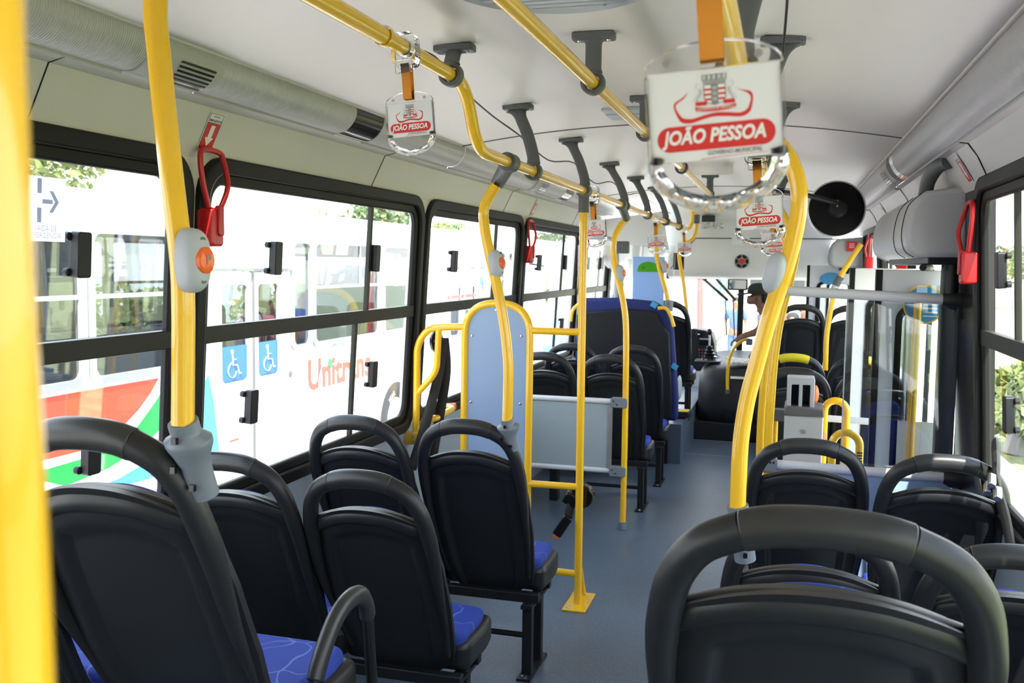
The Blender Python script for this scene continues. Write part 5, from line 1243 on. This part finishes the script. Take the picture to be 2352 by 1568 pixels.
m = MB(); m.bb(XS-.01, XS+.006, 8.12, 8.20, -.5, 1.40); m.obj('door_post', 'lgrey', n1)
# livery waves
def px(pts, X): return [(PX(x, y, X).y, PX(x, y, X).z) for x, y in pts]
def decal(pts, mt, d, nm, X=XS):
    m = MB(); m.prism(px(pts, X), 0, .003, (X+d, 0, 0), (0, 1, 0), (0, 0, 1), (1, 0, 0)); return m.obj(nm, mt, n1)
decal([(20, 928), (60, 921), (200, 896), (364, 868), (345, 902), (318, 940), (285, 975), (245, 1005), (190, 1034), (110, 1054), (20, 1062)], 'busred', .001, 'red_wave')
decal([(383, 880), (383, 970), (330, 1022), (250, 1074), (150, 1116), (60, 1095), (60, 1082), (110, 1076), (200, 1050), (265, 1022), (315, 980), (355, 925)], 'busgreen', .001, 'green_wave')
decal([(478, 860), (490, 920), (504, 1045), (420, 1076), (330, 1103), (230, 1128), (185, 1130), (270, 1100), (340, 1060), (395, 1005), (440, 935)], 'busblue', .001, 'blue_wave')
for x0, y0, x1, y1 in ((528, 1016, 548, 1005), (808, 944, 816, 938), (345, 1094, 358, 1082)):
    a, b_ = PX(x0, y0, XS), PX(x1, y1, XS); m = MB(); m.bb(XS, XS+.004, a.y, b_.y, a.z, b_.z); m.obj('reflector', 'busred', n1)
# operator lettering with ring
a, b_ = PX(706, 896, XS+.005), PX(850, 872, XS+.005)
text('Unitrans', .42, 'operator_lettering', 'uorange', n1, V((XS+.006, a.y, a.z)), (0, 1, 0), (0, 0, 1), width=b_.y-a.y, bold=.028)
c = PX(768, 862, XS); m = MB(); pts = [V((XS+.010, c.y+.36*math.cos(q)*1.0+.10*math.sin(q), c.z+.33*math.sin(q))) for q in [2*PI*i/40 for i in range(40)]]
m.tube(pts, .002, 6, closed=True, ref=(1, 0, 0), rb=.012); m.obj('ring_mark', 'panelblue', n1)
c = PX(758, 834, XS); m = MB(); m.lathe([(.05, 0), (.05, .006), (0, .006)], 20, Matrix.Translation(V((XS, c.y, c.z))) @ Euler((0, PI/2, 0)).to_matrix().to_4x4()); m.obj('green_dot', 'busgreen', n1)
for y in (8.16, 9.9, 11.2):
    m = MB(); m.bb(XS-.004, XS+.003, y, y+.008, -.55, .62); m.obj('panel_joint', 'lgrey', n1)
c = PX(666, 858, XS); m = MB(); m.ball((XS, c.y, c.z), (.02, .04, .04), 10, 6); m.obj('door_lock', 'bracket', n1)
c = PX(912, 935, XS)
for yy in (10.78, 2.6):
    M = Matrix.Translation((XS-.02, yy, -.42)) @ Euler((0, PI/2, 0)).to_matrix().to_4x4()
    m = MB(); m.lathe([(.28, -.1), (.46, -.12), (.48, -.05), (.46, .03), (.40, .05), (.30, .04), (.27, .02), (.27, -.1)], 40, M); wh = m.obj('wheel', 'tyre', n1)
    m = MB(); m.lathe([(.28, .02), (.24, .035), (.20, -.02), (.10, -.02), (.08, .05), (0, .055)], 32, M); m.obj('wheel_rim', 'lgrey', wh)
    text('YEAR', .10, 'tyre_lettering', 'signwhite', wh, (XS+.033, yy-.26, -.20), (0, 1, .55), (0, -.55, 1), width=.20) if yy > 5 else None
    m = MB(); m.lathe([(.50, -.12), (.52, .012), (.55, .012), (.55, -.12)], 40, M); m.obj('wheel_arch', 'black', wh)
# inside: seat rows and yellow posts seen through its glass
for y in (2.2, 3.0, 3.8, 4.6, 5.6, 9.0, 9.7, 10.8):
    for x in (XS-.45, XS-1.9):
        m = MB(); m.prism(rr(x-.22, x+.22, .35, 1.0, .10), 0, .05, (0, y, 0)); m.bb(x-.22, x+.22, y, y+.42, .32, .42); m.bb(x-.03, x+.03, y+.1, y+.16, -.02, .34); m.obj('inside_seat', 'greyd', n1, bevel=.015)
for y, x in ((5.9, XS-.8), (8.9, XS-1.5), (4.2, XS-1.4)):
    m = MB(); m.tube([V((x, y, -.02)), V((x, y, 1.85))], .02, 8); m.obj('inside_post', 'yellow', n1)
# next bus: white, nearer front, and a blue skirted one behind it
n2 = bus_shell('parked_bus', 'white parked bus with a blue oval badge, seen through the window behind the wheelchair board', -4.05, 12.35, 17.2, [(14.4, 15.6), (15.8, 16.9)], [(12.75, 14.1)])
for a, b_ in ((12.78, 13.40), (13.44, 14.06)):
    m = MB(); m.prism(rr(a, b_, -.44, 1.39, .01), -.02, .0, (-4.05, 0, 0), (0, 1, 0), (0, 0, 1), (1, 0, 0), hole=rr(a+.10, b_-.10, .44, 1.22, .08)); d = m.obj('door_leaf', 'white', n2)
    m = MB(); m.prism(rr(a+.08, b_-.08, .42, 1.24, .09), -.02, .008, (-4.05, 0, 0), (0, 1, 0), (0, 0, 1), (1, 0, 0), hole=rr(a+.11, b_-.11, .45, 1.21, .07)); m.obj('window_seal', 'seal', d)
    m = MB(); m.bb(-4.06, -4.044, a-.02, b_, .98, 1.03); m.obj('red_band', 'dkred', d)
m = MB(); m.prism(circ(14.22, 1.22, .17, 28, .075), 0, .004, (-4.046, 0, 0), (0, 1, 0), (0, 0, 1), (1, 0, 0)); m.obj('oval_badge', 'busblue', n2)
m = MB(); m.bb(-4.05, -3.96, 12.7, 14.2, 1.40, 1.44); m.obj('door_rail', 'bracket', n2)
m = MB(); m.ball((-3.72, 17.3, 1.02), (.05, .10, .26), 12, 8); m.tube([V((-4.05, 17.2, 1.5)), V((-3.75, 17.3, 1.45)), V((-3.72, 17.3, 1.2))], .02, 6); m.obj('side_mirror', 'black', n2)
n3 = bus_shell('parked_bus', 'parked bus with a sky blue skirt beyond the second red lever', -4.1, 18.6, 27, [(19.4, 20.6), (20.9, 22.4), (22.7, 24.2), (24.5, 26.2)], (), 'white', 'busblue')
# row of buses seen through the windscreen
for k in range(5):
    y = 27.5+k*7.5; x = -1.3-.25*k
    n = bus_shell('parked_bus', ['nearest white bus of the row seen through the windscreen', 'second white bus of the row seen through the windscreen', 'third white bus of the row seen through the windscreen', 'fourth white bus of the row seen through the windscreen', 'last white bus of the row seen through the windscreen'][k], x, y, y+6.6, [(y+.5, y+1.7), (y+2.0, y+3.2), (y+3.5, y+4.7), (y+5, y+6.2)], (), hollow=False)
    for j in range(6):
        m = MB(); m.bb(x-.01, x+.012, y+.3+j*1.05, y+.42+j*1.05, -.5, 1.75); m.obj('colour_stripe', ['busblue', 'cteal', 'paleink'][j % 3], n)
q = PY(1612, 700, 17); m = MB(); m.tube([V((q.x, 17, GZ)), V((q.x-.06, 17, 2.6))], .055, 10)
tag(m.obj('red_post', 'dkred', loc=(q.x, 17, GZ)), 'thin red post standing outside the windscreen', 'post')
# plants
def leaves(name, label, c, r, n, mt, size=.16, group=None):
    """tree crown of many small leaf blades on a short trunk"""
    t = thing(name, label, 'tree', (c[0], c[1], GZ), group=group)
    m = MB(); rnd = random.Random(int(abs(c[0]*97+c[1]*31))); lumps = [(V((rnd.uniform(-.6, .6)*r[0], rnd.uniform(-.6, .6)*r[1], rnd.uniform(-.5, .6)*r[2])), rnd.uniform(.35, .6)) for _ in range(9)]
    for i in range(n):
        l, k = lumps[i % 9]; d = V((rnd.gauss(0, 1), rnd.gauss(0, 1), rnd.gauss(0, 1))).normalized()*rnd.uniform(.6, 1)
        p = V(c)+l+V((d.x*r[0]*k, d.y*r[1]*k, d.z*r[2]*k))
        if p.z < GZ+.05: p.z = GZ+.05+rnd.random()*.2
        u = V((rnd.uniform(-1, 1), rnd.uniform(-1, 1), rnd.uniform(-1, 1))).normalized()*size; v = u.cross(V((rnd.uniform(-1, 1), rnd.uniform(-1, 1), rnd.uniform(-1, 1)))).normalized()*size*.5
        m._f([m.v(p-u), m.v(p+v), m.v(p+u), m.v(p-v)])
    m.obj('foliage', mt, t, merge=False)
    m = MB(); m.tube([V((c[0], c[1], GZ)), V((c[0]+.1, c[1], c[2]))], [.16, .08], 8); m.obj('trunk', 'bark', t)
    return t
def at(x, y, X): q = PX(x, y, X); return (q.x, q.y, q.z)
GT = 'trees beyond the parked buses'
leaves('tree', 'leafy tree at the upper left beyond the parked bus', at(50, 395, -10), (1.3, 1.3, 1.0), 1500, 'leaf', .10, GT)
leaves('tree', 'broad green tree showing over the bus roof right of the palm', at(850, 500, -16), (2.2, 2.4, 1.3), 2200, 'leaf2', .14, GT)
leaves('tree', 'yellow green tree showing over the bus roof at the right end of the wide window', at(910, 505, -15), (1.2, 1.6, 1.0), 1200, 'leaf', .12, GT)
leaves('tree', 'small tree behind the second parked bus', at(985, 545, -14), (1.2, 1.6, .9), 900, 'leaf', .12, GT)
leaves('tree', 'tree seen through the window after the second red lever', at(1265, 548, -16), (1.3, 1.6, .6), 900, 'leaf2', .12, GT)
for k, (y, r) in enumerate(((2, 2.0), (5.5, 1.8), (9, 2.1), (13, 1.8), (17, 2.0), (22, 2.2), (28, 2.4))):
    leaves('shrub', ['first shrub of the hedge row behind the parked bus, from the left', 'second shrub of the hedge row behind the parked bus', 'third shrub of the hedge row, behind the wheelchair doors', 'fourth shrub of the hedge row, behind the lettering', 'fifth shrub of the hedge row, behind the second bus', 'sixth shrub of the hedge row', 'farthest shrub of the hedge row'][k], (-12.5-.3*k, 4+y*1.6, .1), (1.4, r, 1.15), 1500, 'leaf', .13, 'shrubs behind the parked buses')
def palm(name, label, c, s):
    t = thing(name, label, 'palm tree', (c[0], c[1], GZ), group='palms beyond the parked buses')
    m = MB(); m.tube([V((c[0], c[1], GZ)), V((c[0]+.1, c[1]+.1, c[2]-s*.1)), V(c)], [.14, .10, .08], 8); m.obj('trunk', 'bark', t)
    m = MB()
    for k in range(13):
        a = k*2*PI/13+.3; d = V((math.cos(a), math.sin(a), 0)); up = .5+.35*math.sin(k*2.3)
        P = [V(c)+d*s*q+V((0, 0, s*(up*q-1.1*q*q))) for q in [i/8 for i in range(9)]]
        sd = d.cross(V((0, 0, 1)))
        for i in range(1, 9):
            for sg in (-1, 1):
                tip = P[i]+sd*sg*s*.32*(1-i/10)+V((0, 0, -s*.22))+d*s*.12
                m._f([m.v(P[i-1]), m.v(P[i]), m.v(tip)])
    m.obj('fronds', 'palm', t, merge=False)
palm('palm_tree', 'palm crown above the roof of the lettered bus', at(735, 492, -18), 1.1)
palm('palm_tree', 'palm crown above the second parked bus', at(1038, 518, -17), 1.5)
palm('palm_tree', 'small palm crown seen past the window before the straight pole', at(1262, 545, -22), 1.2)
q = at(699, 470, -17); m = MB(); m.tube([V((q[0], q[1], GZ)), V((q[0], q[1], q[2]+.9))], .11, 8)
tag(m.obj('utility_pole', 'bark', loc=(q[0], q[1], GZ)), 'grey utility pole rising over the bus roof beside the palm', 'pole')
for (x, y, X, r, l, mt) in ((2335, 605, 14, (2.2, 2.6, 1.6), 'round yellow green tree outside the right window', 'leaf'), (2335, 935, 3.5, (.35, 1.6, .55), 'dry brush low outside the right window', 'leaf'), (2300, 600, 22, (3, 4, 2), 'far tree line outside the right window', 'leaf2')):
    c = PX(x, y, X); leaves('tree' if X > 8 else 'shrub', l, (c.x, c.y, c.z), r, 1300, mt, .12 if X < 20 else .2, 'plants outside the right window')
# ------------------------------------------------------------------ people
def skinned(name, pts, edges, mt, parent=None, sub=2, root=0):
    me = bpy.data.meshes.new(name); off = BASE.get(parent, V((0, 0, 0))) if parent else V((0, 0, 0))
    me.from_pydata([V(p[:3])-off for p in pts], edges, []); ob = bpy.data.objects.new(name, me); COL.objects.link(ob)
    if parent: ob.parent = parent
    BASE[ob] = off
    ob.modifiers.new('skin', 'SKIN').use_smooth_shade = True; sk = me.skin_vertices[0].data
    for i, p in enumerate(pts):
        r = p[3] if len(p) > 3 else .03
        sk[i].radius = (r, p[4] if len(p) > 4 else r); sk[i].use_root = i == root
    s_ = ob.modifiers.new('sub', 'SUBSURF'); s_.levels = sub; s_.render_levels = sub
    me.materials.append(K[mt]); return ob
def person(label, x, y, z0, h, yaw, top, legs, hair='cap', armz=0, group=None):
    k = h/1.72; t = thing('person', label, 'person', (x, y, z0), group=group)
    c, s_ = math.cos(yaw), math.sin(yaw)
    def W(a, f, z): return (x+(a*c-f*s_)*k, y+(a*s_+f*c)*k, z0+z*k)
    def S(L): return [(*W(*q[:3]), q[3]*k, (q[4] if len(q) > 4 else q[3])*k) for q in L]
    # a: to the side, f: forwards
    P = S([(0, 0, .95, .12, .10), (0, .0, 1.12, .12, .09), (0, 0, 1.34, .13, .095), (0, .0, 1.46, .06), (0, .02, 1.53, .065, .075), (0, .03, 1.62, .078, .092), (0, .02, 1.69, .06, .07), (0, .115, 1.60, .014),
           (-.18, 0, 1.40, .05), (-.235, -.02, 1.14, .042), (-.22, .08+armz, .92+armz, .032), (-.21, .11+armz*1.3, .84+armz*1.3, .03), (.18, 0, 1.40, .05), (.235, -.02, 1.14, .042), (.22, .08, .92, .032), (.21, .11, .84, .03),
           (-.09, 0, .88, .085), (-.095, .02, .50, .055), (-.10, -.02, .09, .04), (-.11, .11, .03, .035), (.09, 0, .88, .085), (.095, .02, .50, .055), (.10, -.02, .09, .04), (.11, .11, .03, .035)])
    E_ = [(0, 1), (1, 2), (2, 3), (3, 4), (4, 5), (5, 6), (5, 7), (2, 8), (8, 9), (9, 10), (10, 11), (2, 12), (12, 13), (13, 14), (14, 15), (0, 16), (16, 17), (17, 18), (18, 19), (0, 20), (20, 21), (21, 22), (22, 23)]
    skinned('body', P, E_, 'skin', t)
    Q = S([(0, 0, .92, .135, .115), (0, 0, 1.12, .135, .105), (0, 0, 1.34, .145, .11), (0, 0, 1.43, .075), (-.18, 0, 1.40, .064), (-.225, -.015, 1.20, .062), (.18, 0, 1.40, .064), (.225, -.015, 1.20, .062)])
    skinned('shirt', Q, [(0, 1), (1, 2), (2, 3), (2, 4), (4, 5), (2, 6), (6, 7)], top, t)
    Q = S([(0, 0, .96, .13, .11), (-.09, 0, .85, .095), (-.095, .02, .50, .07), (-.10, -.02, .12, .06), (.09, 0, .85, .095), (.095, .02, .50, .07), (.10, -.02, .12, .06)])
    skinned('trousers', Q, [(0, 1), (1, 2), (2, 3), (0, 4), (4, 5), (5, 6)], legs, t)
    m = MB(); m.ball(W(0, .0, 1.655), (.098*k, .098*k, .085*k), 14, 8); m.obj('hair', hair, t)
    return t
GP = 'people waiting in front of the windscreen'
for i, (px_, Y, h, yaw, top, legs, l) in enumerate(((1772, 15.5, 1.68, 2.8, 'cpink', 'cjean', 'person in a pink top outside, just right of the thick pole'), (1800, 17, 1.72, 3.4, 'cblue', 'cdark', 'person in a blue top outside, left above the front seat'), (1822, 15.2, 1.7, 3.0, 'cwhite', 'cjean', 'person in a white top outside, above the front seat loop'),
        (1846, 17.5, 1.75, 3.3, 'cteal', 'cdark', 'person in a teal top outside, second from the blind label'), (1868, 15.8, 1.7, 2.7, 'cdark', 'cjean', 'person in a dark top outside, near the windscreen right edge'), (1888, 17.2, 1.66, 3.2, 'corange', 'cdark', 'person in an orange top outside, at the windscreen right edge'), (1690, 22, 1.7, 3.1, 'cjean', 'cjean', 'lone person in dark blue walking outside beside the wipers'))):
    q = PY(px_, 720, Y); person(l, q.x, Y, GZ, h, yaw, top, legs, group=GP)
# seated man with a dark cap, face in profile, arm resting towards the yellow handle
YH = 9.1
H = PY(1739, 684, YH)
t = thing('person', 'man in a dark cap in profile by the engine cover, one arm stretched out', 'person', (H.x+.15, YH, .62))
nk = H+V((.055, .01, -.115)); ch = nk+V((.06, .02, -.18)); pl = ch+V((.09, .03, -.30)); pl.z = max(pl.z, .66)
el = PY(1741, 762, YH-.12); wr = PY(1703, 772, YH-.22); kn = PY(1688, 783, YH-.25); ft = PY(1683, 793, YH-.25); sh = nk+V((.03, -.15, -.09)); sh2 = nk+V((.06, .17, -.10))
P = [(*pl, .13, .11), (*ch, .14, .10), (*nk, .052), (*(nk+V((-.02, 0, .07))), .06), (*(H+V((.01, 0, .0))), .088, .075), (*(H+V((.012, 0, .055))), .075, .066), (*(H+V((-.055, 0, -.015))), .034, .036), (*(H+V((-.095, 0, -.008))), .013), (*(H+V((-.060, 0, -.070))), .026, .03),
     (*sh, .055), (*el, .042), (*wr, .028, .022), (*kn, .030, .018), (*sh2, .055), (*(sh2+V((-.05, .03, -.24))), .042), (*PY(1722, 822, YH), .028),
     (*(pl+V((-.04, .12, -.02))), .085), (*(pl+V((-.1, .5, .02))), .06), (*(pl+V((.08, .12, -.02))), .085), (*(pl+V((.05, .5, .02))), .06)]
E_ = [(0, 1), (1, 2), (2, 3), (3, 4), (4, 5), (4, 6), (6, 7), (6, 8), (1, 9), (9, 10), (10, 11), (11, 12), (1, 13), (13, 14), (14, 15), (0, 16), (16, 17), (0, 18), (18, 19)]
n0 = len(P)
for i, (dz, ln) in enumerate(((.016, .040), (.006, .048), (-.004, .046), (-.014, .038))):
    b_ = kn+V((-.004, dz*1.2, .004)); mid = b_+V((-.022, dz*.5, -.012)); tp = mid+V((-.006, dz*.3, -.03-ln*.2))
    P += [(*b_, .010), (*mid, .0088), (*tp, .0075)]; k = n0+i*3; E_ += [(12, k), (k, k+1), (k+1, k+2)]
b_ = wr+V((-.02, -.022, -.006)); P += [(*b_, .011), (*(b_+V((-.025, -.012, -.012))), .009)]; k = len(P)-2; E_ += [(11, k), (k, k+1)]
body = skinned('body', P, E_, 'skin', t)
Q = [(*pl, .145, .125), (*ch, .152, .112), (*(nk+V((0, 0, -.03))), .066), (*sh, .068), (*sh.lerp(el, .55), .06), (*sh2, .068), (*(sh2+V((-.03, .02, -.14))), .06)]
skinned('shirt', Q, [(0, 1), (1, 2), (1, 3), (3, 4), (1, 5), (5, 6)], 'shirt', t)
Q = [(*pl, .14, .12), (*(pl+V((-.04, .12, -.02))), .10), (*(pl+V((-.1, .5, .02))), .075), (*(pl+V((.08, .12, -.02))), .10), (*(pl+V((.05, .5, .02))), .075)]
skinned('trousers', Q, [(0, 1), (1, 2), (0, 3), (3, 4)], 'cdark', t)
m = MB(); m.lathe([(.100, -.01), (.104, .02), (.094, .062), (.055, .088), (0, .095)], 20, Matrix.Translation(H+V((.012, 0, .045))))
o_ = H+V((-.07, 0, .042)); m.prism([(.02, -.085), (-.06, -.075), (-.105, -.045), (-.118, 0), (-.105, .045), (-.06, .075), (.02, .085)], -.006, .008, o_, (.98, 0, .16), (0, 1, 0), (-.16, 0, .98)); m.obj('cap', 'cap', t, ang=50)
for sy in (-1, 1):
    m = MB(); m.ball(H+V((.022, sy*.078, -.012)), (.016, .008, .028), 10, 6); m.obj('ear', 'skin', t)
    m = MB(); m.ball(H+V((-.080, sy*.030, .012)), (.010, .012, .008), 8, 6); m.obj('eye', 'ink', t)
m = MB(); m.ball(H+V((.07, 0, .0)), (.045, .075, .06), 12, 8); m.obj('hair', 'cap', t)
m = MB(); m.ball(H+V((-.084, 0, -.048)), (.008, .022, .006), 10, 6); m.obj('lips', 'skin', t)
